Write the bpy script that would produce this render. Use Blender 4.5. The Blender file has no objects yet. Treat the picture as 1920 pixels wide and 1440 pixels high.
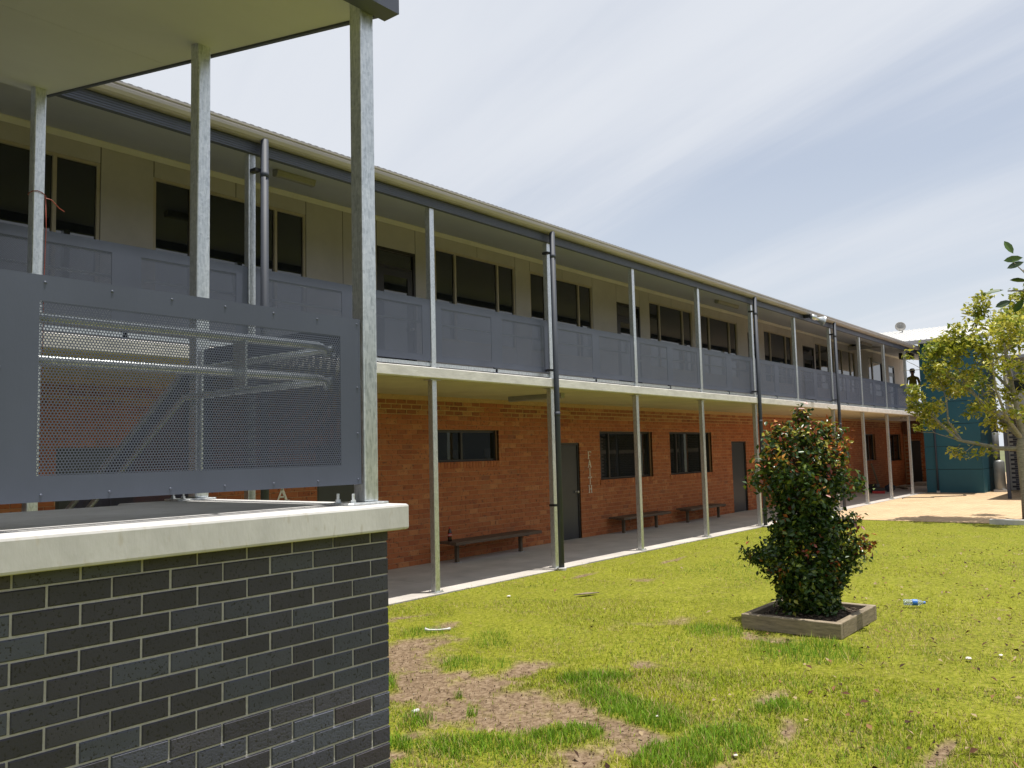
import bpy, bmesh, math, random
import numpy as np
from mathutils import Vector, Matrix
random.seed(7)
rng = np.random.default_rng(7)
S = bpy.context.scene
COL = S.collection

# ---------------------------------------------------------------- camera
CAM = Vector((0.0, 0.0, 1.852))
phi, pit, rol = math.radians(38.647), math.radians(4.744), math.radians(1.433)
Fw = Vector((math.cos(phi)*math.cos(pit), math.sin(phi)*math.cos(pit), math.sin(pit)))
Rt = Vector((math.sin(phi), -math.cos(phi), 0))
Up = Rt.cross(Fw)
Rc = Rt*math.cos(rol) - Up*math.sin(rol)
Uc = Rt*math.sin(rol) + Up*math.cos(rol)
cd = bpy.data.cameras.new('camera')
cd.lens = 29.722; cd.sensor_width = 36; cd.clip_start = 0.05; cd.clip_end = 2000
cam = bpy.data.objects.new('camera', cd); COL.objects.link(cam)
M = Matrix((Rc, Uc, -Fw)).transposed().to_4x4(); M.translation = CAM
cam.matrix_world = M
S.camera = cam

# ---------------------------------------------------------------- world, sun, exposure
SUNDIR = Vector((0.10, -0.125, 1.0)).normalized()          # towards the sun
wd = bpy.data.worlds.new('World'); S.world = wd; wd.use_nodes = True
def build_world():
    nt = wd.node_tree; N = nt.nodes; L = nt.links; N.clear()
    out = N.new('ShaderNodeOutputWorld'); bg = N.new('ShaderNodeBackground')
    bg.inputs['Strength'].default_value = 0.1
    sky = N.new('ShaderNodeTexSky'); sky.sky_type = 'NISHITA'; sky.sun_disc = False
    sky.sun_elevation = math.asin(SUNDIR.z); sky.sun_rotation = math.atan2(SUNDIR.x, SUNDIR.y)
    sky.air_density = 1.0; sky.dust_density = 1.5; sky.ozone_density = 1.5
    tc = N.new('ShaderNodeTexCoord'); sp = N.new('ShaderNodeSeparateXYZ')
    L.new(tc.outputs['Generated'], sp.inputs[0])
    def math_(op, a, b=None, clamp=False):
        m = N.new('ShaderNodeMath'); m.operation = op; m.use_clamp = clamp
        for i, v in enumerate((a, b)):
            if v is None: continue
            if isinstance(v, (int, float)): m.inputs[i].default_value = v
            else: L.new(v, m.inputs[i])
        return m.outputs[0]
    zz = math_('ADD', math_('MAXIMUM', sp.outputs[2], 0.0), 0.14)
    px = math_('DIVIDE', sp.outputs[0], zz); py = math_('DIVIDE', sp.outputs[1], zz)
    ca, sa = math.cos(math.radians(67.3)), math.sin(math.radians(67.3))
    along = math_('ADD', math_('MULTIPLY', px, ca), math_('MULTIPLY', py, sa))
    across = math_('ADD', math_('MULTIPLY', px, -sa), math_('MULTIPLY', py, ca))
    def noise(sx, sy, scale, detail, rough, ox=0.0, oy=0.0, dist=0.0):
        cb = N.new('ShaderNodeCombineXYZ')
        L.new(math_('ADD', math_('MULTIPLY', along, sx), ox), cb.inputs[0])
        L.new(math_('ADD', math_('MULTIPLY', across, sy), oy), cb.inputs[1])
        n = N.new('ShaderNodeTexNoise'); n.inputs['Scale'].default_value = scale
        n.inputs['Detail'].default_value = detail; n.inputs['Roughness'].default_value = rough
        n.inputs['Distortion'].default_value = dist
        L.new(cb.outputs[0], n.inputs['Vector']); return n.outputs['Fac']
    a = noise(0.11, 0.9, 1.5, 7, 0.58, 11.428, 8.578, 0.4)
    b = noise(0.30, 0.6, 0.55, 4, 0.5, 11.562, 4.122, 0.5)
    mix = math_('ADD', math_('MULTIPLY', a, 0.55), math_('MULTIPLY', b, 0.6))
    mr = N.new('ShaderNodeMapRange'); mr.inputs['From Min'].default_value = 0.46; mr.inputs['From Max'].default_value = 0.66
    mr.inputs['To Min'].default_value = 0.54; mr.inputs['To Max'].default_value = 1.0; mr.interpolation_type = 'SMOOTHSTEP'
    L.new(mix, mr.inputs['Value'])
    mx = N.new('ShaderNodeMix'); mx.data_type = 'RGBA'
    L.new(mr.outputs[0], mx.inputs['Factor']); L.new(sky.outputs[0], mx.inputs['A'])
    mx.inputs['B'].default_value = (6.2, 6.5, 7.05, 1)
    # pale haze towards the horizon
    hz = N.new('ShaderNodeMapRange'); hz.inputs['From Min'].default_value = 0.0; hz.inputs['From Max'].default_value = 0.30
    hz.inputs['To Min'].default_value = 0.75; hz.inputs['To Max'].default_value = 0.0
    L.new(sp.outputs[2], hz.inputs['Value'])
    m2 = N.new('ShaderNodeMix'); m2.data_type = 'RGBA'
    L.new(hz.outputs[0], m2.inputs['Factor']); L.new(mx.outputs['Result'], m2.inputs['A'])
    m2.inputs['B'].default_value = (6.4, 6.75, 7.2, 1)
    L.new(m2.outputs['Result'], bg.inputs['Color']); L.new(bg.outputs[0], out.inputs[0])
build_world()
sl = bpy.data.lights.new('sun', 'SUN'); sl.energy = 5.0; sl.angle = math.radians(0.55); sl.color = (1, 0.95, 0.86)
sun = bpy.data.objects.new('sun', sl); COL.objects.link(sun)
sun.rotation_euler = (-SUNDIR).to_track_quat('-Z', 'Y').to_euler(); sun.location = (5, -5, 30)
S.view_settings.view_transform = 'Standard'; S.view_settings.look = 'None'
S.view_settings.exposure = 0.28; S.view_settings.gamma = 1
S.view_settings.use_curve_mapping = False

# ---------------------------------------------------------------- materials
def nodes(name):
    m = bpy.data.materials.new(name); m.use_nodes = True
    nt = m.node_tree; return m, nt.nodes, nt.links, nt.nodes['Principled BSDF']
def ramp(N, stops):
    r = N.new('ShaderNodeValToRGB'); e = r.color_ramp.elements
    while len(e) < len(stops): e.new(0.5)
    for i, (p, c) in enumerate(stops): e[i].position = p; e[i].color = (*c, 1)
    return r
def mul(c, k): return tuple(min(1, v*k) for v in c)
def mat(name, base, rough=0.6, metal=0.0, var=0.12, scale=6.0, bump=0.0, bscale=60.0, stretch=(1, 1, 1), spec=0.5, speck=None, sscale=120.0, detail=6):
    """base colour with soft mottling, optional specks and fine relief, in object space"""
    m, N, L, P = nodes(name)
    tc = N.new('ShaderNodeTexCoord'); mp = N.new('ShaderNodeMapping'); mp.inputs['Scale'].default_value = stretch
    L.new(tc.outputs['Object'], mp.inputs[0])
    n = N.new('ShaderNodeTexNoise'); n.inputs['Scale'].default_value = scale; n.inputs['Detail'].default_value = detail; n.inputs['Roughness'].default_value = 0.65
    L.new(mp.outputs[0], n.inputs['Vector'])
    r = ramp(N, [(0.25, mul(base, 1-var*1.6)), (0.75, mul(base, 1+var*1.6))]); L.new(n.outputs['Fac'], r.inputs[0])
    col = r.outputs[0]
    if speck:
        n2 = N.new('ShaderNodeTexNoise'); n2.inputs['Scale'].default_value = sscale; n2.inputs['Detail'].default_value = 2
        L.new(mp.outputs[0], n2.inputs['Vector'])
        mr = N.new('ShaderNodeMapRange'); mr.inputs['From Min'].default_value = 0.62; mr.inputs['From Max'].default_value = 0.70
        L.new(n2.outputs['Fac'], mr.inputs['Value'])
        mx = N.new('ShaderNodeMix'); mx.data_type = 'RGBA'; L.new(mr.outputs[0], mx.inputs['Factor']); L.new(col, mx.inputs['A'])
        mx.inputs['B'].default_value = (*speck, 1); col = mx.outputs['Result']
    L.new(col, P.inputs['Base Color'])
    P.inputs['Roughness'].default_value = rough; P.inputs['Metallic'].default_value = metal
    P.inputs['Specular IOR Level'].default_value = spec
    if bump:
        b = N.new('ShaderNodeBump'); b.inputs['Strength'].default_value = bump; b.inputs['Distance'].default_value = 0.01
        n3 = N.new('ShaderNodeTexNoise'); n3.inputs['Scale'].default_value = bscale; n3.inputs['Detail'].default_value = 4
        L.new(mp.outputs[0], n3.inputs['Vector']); L.new(n3.outputs['Fac'], b.inputs['Height']); L.new(b.outputs[0], P.inputs['Normal'])
    return m
def brickmat(name, stops, speck, sscale, rough=0.75, bump=0.35):
    m, N, L, P = nodes(name)
    ge = N.new('ShaderNodeNewGeometry'); oi = N.new('ShaderNodeObjectInfo')
    ad = N.new('ShaderNodeMath'); ad.operation = 'ADD'; L.new(ge.outputs['Random Per Island'], ad.inputs[0]); L.new(oi.outputs['Random'], ad.inputs[1])
    fr = N.new('ShaderNodeMath'); fr.operation = 'FRACT'; L.new(ad.outputs[0], fr.inputs[0])
    r = ramp(N, stops); L.new(fr.outputs[0], r.inputs[0])
    po = ge.outputs['Position']
    n = N.new('ShaderNodeTexNoise'); n.inputs['Scale'].default_value = 9; n.inputs['Detail'].default_value = 5; L.new(po, n.inputs['Vector'])
    mr0 = N.new('ShaderNodeMapRange'); mr0.inputs['To Min'].default_value = 0.80; mr0.inputs['To Max'].default_value = 1.20; L.new(n.outputs['Fac'], mr0.inputs['Value'])
    vm = N.new('ShaderNodeVectorMath'); vm.operation = 'SCALE'; L.new(r.outputs[0], vm.inputs[0]); L.new(mr0.outputs[0], vm.inputs['Scale'])
    n2 = N.new('ShaderNodeTexNoise'); n2.inputs['Scale'].default_value = sscale; n2.inputs['Detail'].default_value = 3; L.new(po, n2.inputs['Vector'])
    mr = N.new('ShaderNodeMapRange'); mr.inputs['From Min'].default_value = 0.60; mr.inputs['From Max'].default_value = 0.66; L.new(n2.outputs['Fac'], mr.inputs['Value'])
    mx = N.new('ShaderNodeMix'); mx.data_type = 'RGBA'; L.new(mr.outputs[0], mx.inputs['Factor']); L.new(vm.outputs[0], mx.inputs['A']); mx.inputs['B'].default_value = (*speck, 1)
    L.new(mx.outputs['Result'], P.inputs['Base Color']); P.inputs['Roughness'].default_value = rough
    b = N.new('ShaderNodeBump'); b.inputs['Strength'].default_value = bump; b.inputs['Distance'].default_value = 0.006
    L.new(n2.outputs['Fac'], b.inputs['Height']); b.invert = True; L.new(b.outputs[0], P.inputs['Normal'])
    return m
def tintmat(name, rough=0.5, trans=0.25, spec=0.4):
    """foliage: colour from the per-leaf attribute, a little light passes through"""
    m, N, L, P = nodes(name)
    at = N.new('ShaderNodeAttribute'); at.attribute_name = 'tint'
    L.new(at.outputs['Color'], P.inputs['Base Color']); P.inputs['Roughness'].default_value = rough
    P.inputs['Specular IOR Level'].default_value = spec
    tr = N.new('ShaderNodeBsdfTranslucent'); L.new(at.outputs['Color'], tr.inputs['Color'])
    ms = N.new('ShaderNodeMixShader'); ms.inputs[0].default_value = trans
    L.new(P.outputs[0], ms.inputs[1]); L.new(tr.outputs[0], ms.inputs[2])
    L.new(ms.outputs[0], N['Material Output'].inputs['Surface'])
    return m
def galvmat(name):
    m, N, L, P = nodes(name)
    tc = N.new('ShaderNodeTexCoord'); ge = N.new('ShaderNodeNewGeometry')
    mp = N.new('ShaderNodeMapping'); mp.inputs['Rotation'].default_value = (0.5, 0.6, 0); mp.inputs['Scale'].default_value = (90, 90, 16)
    L.new(ge.outputs['Position'], mp.inputs[0])
    n = N.new('ShaderNodeTexNoise'); n.inputs['Scale'].default_value = 1; n.inputs['Detail'].default_value = 5; L.new(mp.outputs[0], n.inputs['Vector'])
    v = N.new('ShaderNodeTexVoronoi'); v.inputs['Scale'].default_value = 55; L.new(ge.outputs['Position'], v.inputs['Vector'])
    a = N.new('ShaderNodeMix'); a.data_type = 'RGBA'; a.inputs['Factor'].default_value = 0.22
    L.new(n.outputs['Fac'], a.inputs['A']); L.new(v.outputs['Color'], a.inputs['B'])
    r = ramp(N, [(0.22, (0.40, 0.43, 0.44)), (0.45, (0.60, 0.63, 0.645)), (0.62, (0.72, 0.745, 0.76)), (0.8, (0.80, 0.82, 0.83))])
    L.new(a.outputs['Result'], r.inputs[0]); L.new(r.outputs[0], P.inputs['Base Color'])
    rr = N.new('ShaderNodeMapRange'); rr.inputs['To Min'].default_value = 0.26; rr.inputs['To Max'].default_value = 0.48; L.new(n.outputs['Fac'], rr.inputs['Value'])
    L.new(rr.outputs[0], P.inputs['Roughness']); P.inputs['Metallic'].default_value = 0.85
    b = N.new('ShaderNodeBump'); b.inputs['Strength'].default_value = 0.18; b.inputs['Distance'].default_value = 0.004
    L.new(n.outputs['Fac'], b.inputs['Height']); L.new(b.outputs[0], P.inputs['Normal'])
    return m
def pavermat(name):
    m, N, L, P = nodes(name)
    ge = N.new('ShaderNodeNewGeometry'); mp = N.new('ShaderNodeMapping'); mp.inputs['Rotation'].default_value = (0, 0, math.radians(45)); L.new(ge.outputs['Position'], mp.inputs[0])
    bt = N.new('ShaderNodeTexBrick'); bt.inputs['Scale'].default_value = 1.0
    bt.inputs['Brick Width'].default_value = 0.23; bt.inputs['Row Height'].default_value = 0.115; bt.inputs['Mortar Size'].default_value = 0.006
    bt.inputs['Color1'].default_value = (0.52, 0.36, 0.21, 1); bt.inputs['Color2'].default_value = (0.60, 0.44, 0.27, 1); bt.inputs['Mortar'].default_value = (0.22, 0.16, 0.10, 1)
    L.new(mp.outputs[0], bt.inputs['Vector'])
    n = N.new('ShaderNodeTexNoise'); n.inputs['Scale'].default_value = 0.9; n.inputs['Detail'].default_value = 7; L.new(ge.outputs['Position'], n.inputs['Vector'])
    mr = N.new('ShaderNodeMapRange'); mr.inputs['To Min'].default_value = 0.68; mr.inputs['To Max'].default_value = 1.25; L.new(n.outputs['Fac'], mr.inputs['Value'])
    vm = N.new('ShaderNodeVectorMath'); vm.operation = 'SCALE'; L.new(bt.outputs['Color'], vm.inputs[0]); L.new(mr.outputs[0], vm.inputs['Scale'])
    L.new(vm.outputs[0], P.inputs['Base Color']); P.inputs['Roughness'].default_value = 0.85
    return m
def lawnmat(name):
    m, N, L, P = nodes(name)
    at = N.new('ShaderNodeAttribute'); at.attribute_name = 'soil'; ge = N.new('ShaderNodeNewGeometry')
    n = N.new('ShaderNodeTexNoise'); n.inputs['Scale'].default_value = 22; n.inputs['Detail'].default_value = 8; n.inputs['Roughness'].default_value = 0.7; L.new(ge.outputs['Position'], n.inputs['Vector'])
    n1 = N.new('ShaderNodeTexNoise'); n1.inputs['Scale'].default_value = 1.3; n1.inputs['Detail'].default_value = 5; L.new(ge.outputs['Position'], n1.inputs['Vector'])
    soil = ramp(N, [(0.32, (0.065, 0.043, 0.026)), (0.48, (0.185, 0.128, 0.080)), (0.68, (0.31, 0.235, 0.16))]); L.new(n.outputs['Fac'], soil.inputs[0])
    gr = ramp(N, [(0.3, (0.075, 0.088, 0.010)), (0.5, (0.18, 0.19, 0.016)), (0.7, (0.29, 0.275, 0.05))]); L.new(n.outputs['Fac'], gr.inputs[0])
    mr = N.new('ShaderNodeMapRange'); mr.inputs['To Min'].default_value = 0.75; mr.inputs['To Max'].default_value = 1.2; L.new(n1.outputs['Fac'], mr.inputs['Value'])
    mx = N.new('ShaderNodeMix'); mx.data_type = 'RGBA'; L.new(at.outputs['Fac'], mx.inputs['Factor']); L.new(gr.outputs[0], mx.inputs['A']); L.new(soil.outputs[0], mx.inputs['B'])
    vm = N.new('ShaderNodeVectorMath'); vm.operation = 'SCALE'; L.new(mx.outputs['Result'], vm.inputs[0]); L.new(mr.outputs[0], vm.inputs['Scale'])
    L.new(vm.outputs[0], P.inputs['Base Color']); P.inputs['Roughness'].default_value = 0.95; P.inputs['Specular IOR Level'].default_value = 0.15
    b = N.new('ShaderNodeBump'); b.inputs['Strength'].default_value = 0.7; b.inputs['Distance'].default_value = 0.02; L.new(n.outputs['Fac'], b.inputs['Height']); L.new(b.outputs[0], P.inputs['Normal'])
    return m
def glassmat(name, base=(0.012, 0.014, 0.014), rough=0.02):
    m, N, L, P = nodes(name)
    tc = N.new('ShaderNodeTexCoord'); n = N.new('ShaderNodeTexNoise'); n.inputs['Scale'].default_value = 2.2; L.new(tc.outputs['Object'], n.inputs['Vector'])
    r = ramp(N, [(0.3, mul(base, 0.8)), (0.7, mul(base, 1.3))]); L.new(n.outputs['Fac'], r.inputs[0]); L.new(r.outputs[0], P.inputs['Base Color'])
    P.inputs['Roughness'].default_value = rough; P.inputs['IOR'].default_value = 1.85
    b = N.new('ShaderNodeBump'); b.inputs['Strength'].default_value = 0.02; b.inputs['Distance'].default_value = 0.02; L.new(n.outputs['Fac'], b.inputs['Height']); L.new(b.outputs[0], P.inputs['Normal'])
    return m

MT = dict(
    galv=galvmat('galvanised_steel'),
    panel=mat('grey_powder_coat', (0.078, 0.090, 0.132), 0.42, 0.0, 0.09, 1.6, 0.04, 90, stretch=(1, 1, .4)),
    pipe=mat('grey_pipe_paint', (0.038, 0.046, 0.066), 0.62, 0, 0.08, 5),
    beam=mat('grey_beam_paint', (0.074, 0.084, 0.128), 0.45, 0, 0.06, 4),
    conc=mat('pale_concrete', (0.53, 0.52, 0.515), 0.85, 0, 0.12, 3, 0.15, 55, stretch=(1, 1, .35), speck=(0.48, 0.455, 0.42), sscale=26),
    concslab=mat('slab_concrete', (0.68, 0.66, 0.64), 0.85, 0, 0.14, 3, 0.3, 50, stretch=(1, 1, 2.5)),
    slabsoffit=mat('slab_underside', (0.50, 0.44, 0.28), 0.8, 0, 0.10, 1.4, 0.1, 30),  # yellow bounce from the sunlit grass is put into this colour
    path=mat('path_concrete', (0.45, 0.42, 0.39), 0.9, 0, 0.14, 1.6, 0.2, 60, speck=(0.42, 0.38, 0.34), sscale=25),
    soffit=mat('cream_soffit', (0.59, 0.605, 0.64), 0.6, 0, 0.03, 1.5),
    soffit2=mat('veranda_soffit', (0.54, 0.555, 0.59), 0.6, 0, 0.03, 1.5),
    cornice=mat('cream_cornice', (0.64, 0.61, 0.52), 0.6, 0, 0.04, 3),
    clad=mat('beige_cladding', (0.45, 0.415, 0.39), 0.7, 0, 0.06, 2.0, 0.05, 200),
    joint=mat('dark_joint', (0.03, 0.028, 0.025), 0.9, 0, 0.1),
    wframe=mat('beige_window_frame', (0.42, 0.36, 0.27), 0.45, 0, 0.06, 8),
    dframe=mat('dark_frame', (0.022, 0.018, 0.017), 0.4, 0, 0.1, 8),
    ddoor=mat('charcoal_door', (0.040, 0.043, 0.050), 0.32, 0, 0.08, 3),
    gutter=mat('beige_gutter', (0.38, 0.35, 0.33), 0.35, 0, 0.10, 2.0, stretch=(0.5, 1, 4)),
    glass=glassmat('dark_glass'),
    mortar=mat('pale_mortar', (0.47, 0.455, 0.435), 0.95, 0, 0.10, 30, 0.4, 150),
    mortar2=mat('red_mortar', (0.44, 0.25, 0.135), 0.95, 0, 0.15, 20, 0.3, 120),
    mortar3=mat('cream_mortar', (0.46, 0.29, 0.14), 0.95, 0, 0.12, 20, 0.3, 120),
    dbrick=brickmat('charcoal_brick', [(0.0, (0.034, 0.033, 0.048)), (0.35, (0.045, 0.043, 0.063)), (0.6, (0.055, 0.058, 0.086)), (0.85, (0.068, 0.076, 0.108)), (1.0, (0.045, 0.037, 0.050))], (0.014, 0.013, 0.015), 95, 0.55),
    rbrick=brickmat('red_brick', [(0.0, (0.30, 0.080, 0.025)), (0.2, (0.355, 0.104, 0.032)), (0.85, (0.395, 0.124, 0.039)), (0.95, (0.46, 0.18, 0.065)), (1.0, (0.26, 0.082, 0.034))], (0.15, 0.045, 0.018), 19),
    rbrick2=brickmat('red_brick_top', [(0.0, (0.24, 0.070, 0.024)), (0.5, (0.31, 0.10, 0.034)), (1.0, (0.42, 0.19, 0.07))], (0.14, 0.04, 0.018), 14),
    teal=mat('teal_panel', (0.010, 0.090, 0.130), 0.55, 0, 0.07, 1.2),
    white=mat('white_metal', (0.56, 0.555, 0.54), 0.4, 0, 0.05, 2),
    wood=mat('bench_timber', (0.105, 0.068, 0.046), 0.7, 0, 0.35, 9, 0.3, 60, stretch=(0.6, 8, 8)),
    sleeper=mat('weathered_sleeper', (0.23, 0.185, 0.125), 0.85, 0, 0.30, 6, 0.5, 40, stretch=(1, 6, 9)),
    sleepery=mat('weathered_sleeper_cross', (0.27, 0.22, 0.155), 0.85, 0, 0.30, 6, 0.5, 40, stretch=(6, 1, 9)),
    mulch=mat('dark_mulch', (0.045, 0.030, 0.020), 0.95, 0, 0.5, 40, 0.9, 60),
    bark=mat('grey_bark', (0.27, 0.245, 0.20), 0.9, 0, 0.30, 12, 0.5, 50, stretch=(1, 1, 2.5)),
    bark2=mat('brown_bark', (0.10, 0.075, 0.05), 0.9, 0, 0.25, 12, 0.5, 50),
    leaf=tintmat('glossy_leaf', 0.34, 0.16, 0.5), leaf2=tintmat('pale_leaf', 0.42, 0.38, 0.4),
    grass=tintmat('grass_blade', 0.6, 0.30, 0.2), litter=tintmat('dry_leaf', 0.9, 0.05, 0.1),
    paver=pavermat('sand_paver'), lawn=lawnmat('lawn_ground'),
    ground=mat('far_ground', (0.12, 0.13, 0.05), 0.95, 0, 0.25, 0.2),
    letter=mat('brushed_letter', (0.80, 0.76, 0.66), 0.5, 0.0, 0.08, 10),
    chrome=mat('handle_metal', (0.55, 0.52, 0.46), 0.3, 0.8, 0.05, 10),
    black=mat('black_plastic', (0.016, 0.016, 0.018), 0.45, 0, 0.15, 10),
    red=mat('red_plastic', (0.42, 0.02, 0.02), 0.4, 0, 0.12, 10),
    yellow=mat('hivis_cloth', (0.30, 0.26, 0.035), 0.9, 0, 0.15, 8),
    navy=mat('navy_cloth', (0.018, 0.02, 0.032), 0.9, 0, 0.15, 8),
    cola=mat('dark_cola', (0.022, 0.007, 0.004), 0.1, 0, 0.1, 10),
    lightplastic=mat('light_diffuser', (0.27, 0.26, 0.24), 0.5, 0, 0.08, 6),
    tank=mat('tank_grey', (0.26, 0.27, 0.27), 0.4, 0.2, 0.08, 5),
    wire=mat('red_wire', (0.36, 0.07, 0.04), 0.5, 0, 0.1, 20),
    stone=mat('pale_pebble', (0.62, 0.58, 0.52), 0.8, 0, 0.2, 20),
    brown=mat('brown_paint', (0.14, 0.06, 0.035), 0.6, 0, 0.1, 5),
    hose=mat('grey_hose', (0.10, 0.085, 0.06), 0.6, 0, 0.1, 5),
    cream=mat('cream_wall', (0.55, 0.50, 0.42), 0.75, 0, 0.06, 1.5),
    roofgrey=mat('grey_roof', (0.30, 0.30, 0.31), 0.5, 0, 0.08, 1.5),
)
def clearplastic():
    m, N, L, P = nodes('clear_plastic')
    P.inputs['Base Color'].default_value = (0.78, 0.88, 0.95, 1); P.inputs['Roughness'].default_value = 0.12
    P.inputs['Transmission Weight'].default_value = 0.75; P.inputs['IOR'].default_value = 1.25
    n = N.new('ShaderNodeTexNoise'); n.inputs['Scale'].default_value = 60
    b = N.new('ShaderNodeBump'); b.inputs['Strength'].default_value = 0.4; b.inputs['Distance'].default_value = 0.01; L.new(n.outputs['Fac'], b.inputs['Height']); L.new(b.outputs[0], P.inputs['Normal'])
    return m
MT['clear'] = clearplastic()
MT['blue'] = mat('blue_label', (0.03, 0.16, 0.55), 0.4, 0, 0.1, 20)
def skinmat():
    return mat('skin', (0.36, 0.20, 0.13), 0.55, 0, 0.08, 10)
MT['skin'] = skinmat()

# ---------------------------------------------------------------- geometry helpers
class MB:
    def __init__(s): s.v = []; s.f = []; s.m = []
    def add(s, vs, fs, mi=0):
        o = len(s.v); s.v += [tuple(p) for p in vs]; s.f += [tuple(i+o for i in f) for f in fs]; s.m += [mi]*len(fs); return s
    def box(s, x0, x1, y0, y1, z0, z1, mi=0):
        return s.add([(x0,y0,z0),(x1,y0,z0),(x1,y1,z0),(x0,y1,z0),(x0,y0,z1),(x1,y0,z1),(x1,y1,z1),(x0,y1,z1)],
                     [(0,3,2,1),(4,5,6,7),(0,1,5,4),(1,2,6,5),(2,3,7,6),(3,0,4,7)], mi)
    def prism(s, poly, axis, a0, a1, mi=0):
        """poly: 2-D outline, extruded along axis 'x','y' or 'z'"""
        def P(p, a): return {'x': (a, p[0], p[1]), 'y': (p[0], a, p[1]), 'z': (p[0], p[1], a)}[axis]
        n = len(poly); vs = [P(p, a0) for p in poly] + [P(p, a1) for p in poly]
        fs = [tuple(range(n))[::-1], tuple(range(n, 2*n))] + [(i, (i+1) % n, n+(i+1) % n, n+i) for i in range(n)]
        return s.add(vs, fs, mi)
    def tube(s, pts, radii, seg=8, cap=True, mi=0):
        pts = [Vector(p) for p in pts]; n = len(pts)
        if not hasattr(radii, '__len__'): radii = [radii]*n
        vs = []; prev = None
        for i, p in enumerate(pts):
            d = (pts[min(i+1, n-1)] - pts[max(i-1, 0)]).normalized()
            if prev is None: a = d.orthogonal().normalized()
            else:
                a = prev - d*prev.dot(d); a = a.normalized() if a.length > 1e-6 else d.orthogonal().normalized()
            prev = a; b = d.cross(a)
            for k in range(seg):
                t = 2*math.pi*k/seg; vs.append(p + (a*math.cos(t) + b*math.sin(t))*radii[i])
        fs = [(i*seg+k, i*seg+(k+1) % seg, (i+1)*seg+(k+1) % seg, (i+1)*seg+k) for i in range(n-1) for k in range(seg)]
        if cap: fs += [tuple(range(seg))[::-1], tuple(range((n-1)*seg, n*seg))]
        return s.add(vs, fs, mi)
    def lathe(s, prof, c, seg=16, axis='z', mi=0):
        vs = []; c = Vector(c)
        for r, h in prof:
            for k in range(seg):
                t = 2*math.pi*k/seg; u, w = r*math.cos(t), r*math.sin(t)
                vs.append(c + Vector({'z': (u, w, h), 'x': (h, u, w), 'y': (u, h, w)}[axis]))
        n = len(prof)
        fs = [(i*seg+k, i*seg+(k+1) % seg, (i+1)*seg+(k+1) % seg, (i+1)*seg+k) for i in range(n-1) for k in range(seg)]
        fs += [tuple(range(seg))[::-1], tuple(range((n-1)*seg, n*seg))]
        return s.add(vs, fs, mi)
    def mesh(s, name, mats, smooth=False, bevel=0.0, segs=2, smooth_angle=None):
        me = bpy.data.meshes.new(name); me.from_pydata(s.v, [], s.f)
        if not isinstance(mats, (list, tuple)): mats = [mats]
        for m in mats: me.materials.append(MT[m] if isinstance(m, str) else m)
        if len(mats) > 1: me.polygons.foreach_set('material_index', s.m)
        if bevel or smooth:
            bm = bmesh.new(); bm.from_mesh(me); bmesh.ops.recalc_face_normals(bm, faces=bm.faces)
            if bevel:
                bmesh.ops.bevel(bm, geom=list(bm.edges), offset=bevel, segments=segs, affect='EDGES', profile=0.5)
            bm.to_mesh(me); bm.free()
        if smooth: me.polygons.foreach_set('use_smooth', [True]*len(me.polygons))
        me.update(); return me
    def obj(s, name, mats, parent=None, **k):
        return link(name, s.mesh(name, mats, **k), parent)
def link(name, me, parent=None, loc=None):
    o = bpy.data.objects.new(name, me); COL.objects.link(o)
    if parent is not None: o.parent = parent
    if loc is not None: o.location = loc
    return o
def thing(name, label, cat, group=None, loc=(0, 0, 0)):
    o = bpy.data.objects.new(name, None); COL.objects.link(o); o.location = loc; o.empty_display_size = 0.2
    return tag(o, label, cat, group)
def tag(o, label, cat, group=None):
    o['label'] = label; o['category'] = cat
    if group: o['group'] = group
    return o
def struct(o): o['kind'] = 'structure'; return o
def stuff(o): o['kind'] = 'stuff'; return o
def fast_mesh(name, verts, faces_n, idx, tint=None, material=None):
    """verts (n,3) array; all faces have faces_n corners; idx flat array"""
    me = bpy.data.meshes.new(name); nv = len(verts); nf = len(idx)//faces_n
    me.vertices.add(nv); me.vertices.foreach_set('co', np.asarray(verts, np.float32).ravel())
    me.loops.add(nf*faces_n); me.loops.foreach_set('vertex_index', np.asarray(idx, np.int32))
    me.polygons.add(nf); me.polygons.foreach_set('loop_start', np.arange(0, nf*faces_n, faces_n, dtype=np.int32))
    try: me.polygons.foreach_set('loop_total', np.full(nf, faces_n, dtype=np.int32))
    except Exception: pass
    me.update(calc_edges=True)
    if tint is not None:
        a = me.attributes.new('tint', 'FLOAT_COLOR', 'POINT'); c = np.ones((nv, 4), np.float32); c[:, :3] = tint
        a.data.foreach_set('color', c.ravel())
    if material: me.materials.append(MT[material])
    return me

# ---- one brick: chamfered front, 18 triangles. local: centre x,z ; front at y=0
def brick_geo(L_, H_, c=0.004, back=0.05, c2=0.005):
    a, h = L_/2, H_/2
    v = [(-a,back,-h),(a,back,-h),(a,back,h),(-a,back,h),(-a,c2,-h),(a,c2,-h),(a,c2,h),(-a,c2,h),
         (-a+c,0,-h+c),(a-c,0,-h+c),(a-c,0,h-c),(-a+c,0,h-c)]
    f = [(0,1,5,4),(1,2,6,5),(2,3,7,6),(3,0,4,7),(4,5,9,8),(5,6,10,9),(6,7,11,10),(7,4,8,11),(8,9,10,11)]
    return v, f
def add_brick(mb, cx, y, cz, L_, H_, jit=0.0):
    v, f = brick_geo(L_, H_)
    mb.add([(p[0]+cx, p[1]+y+jit, p[2]+cz) for p in v], f)

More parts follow.
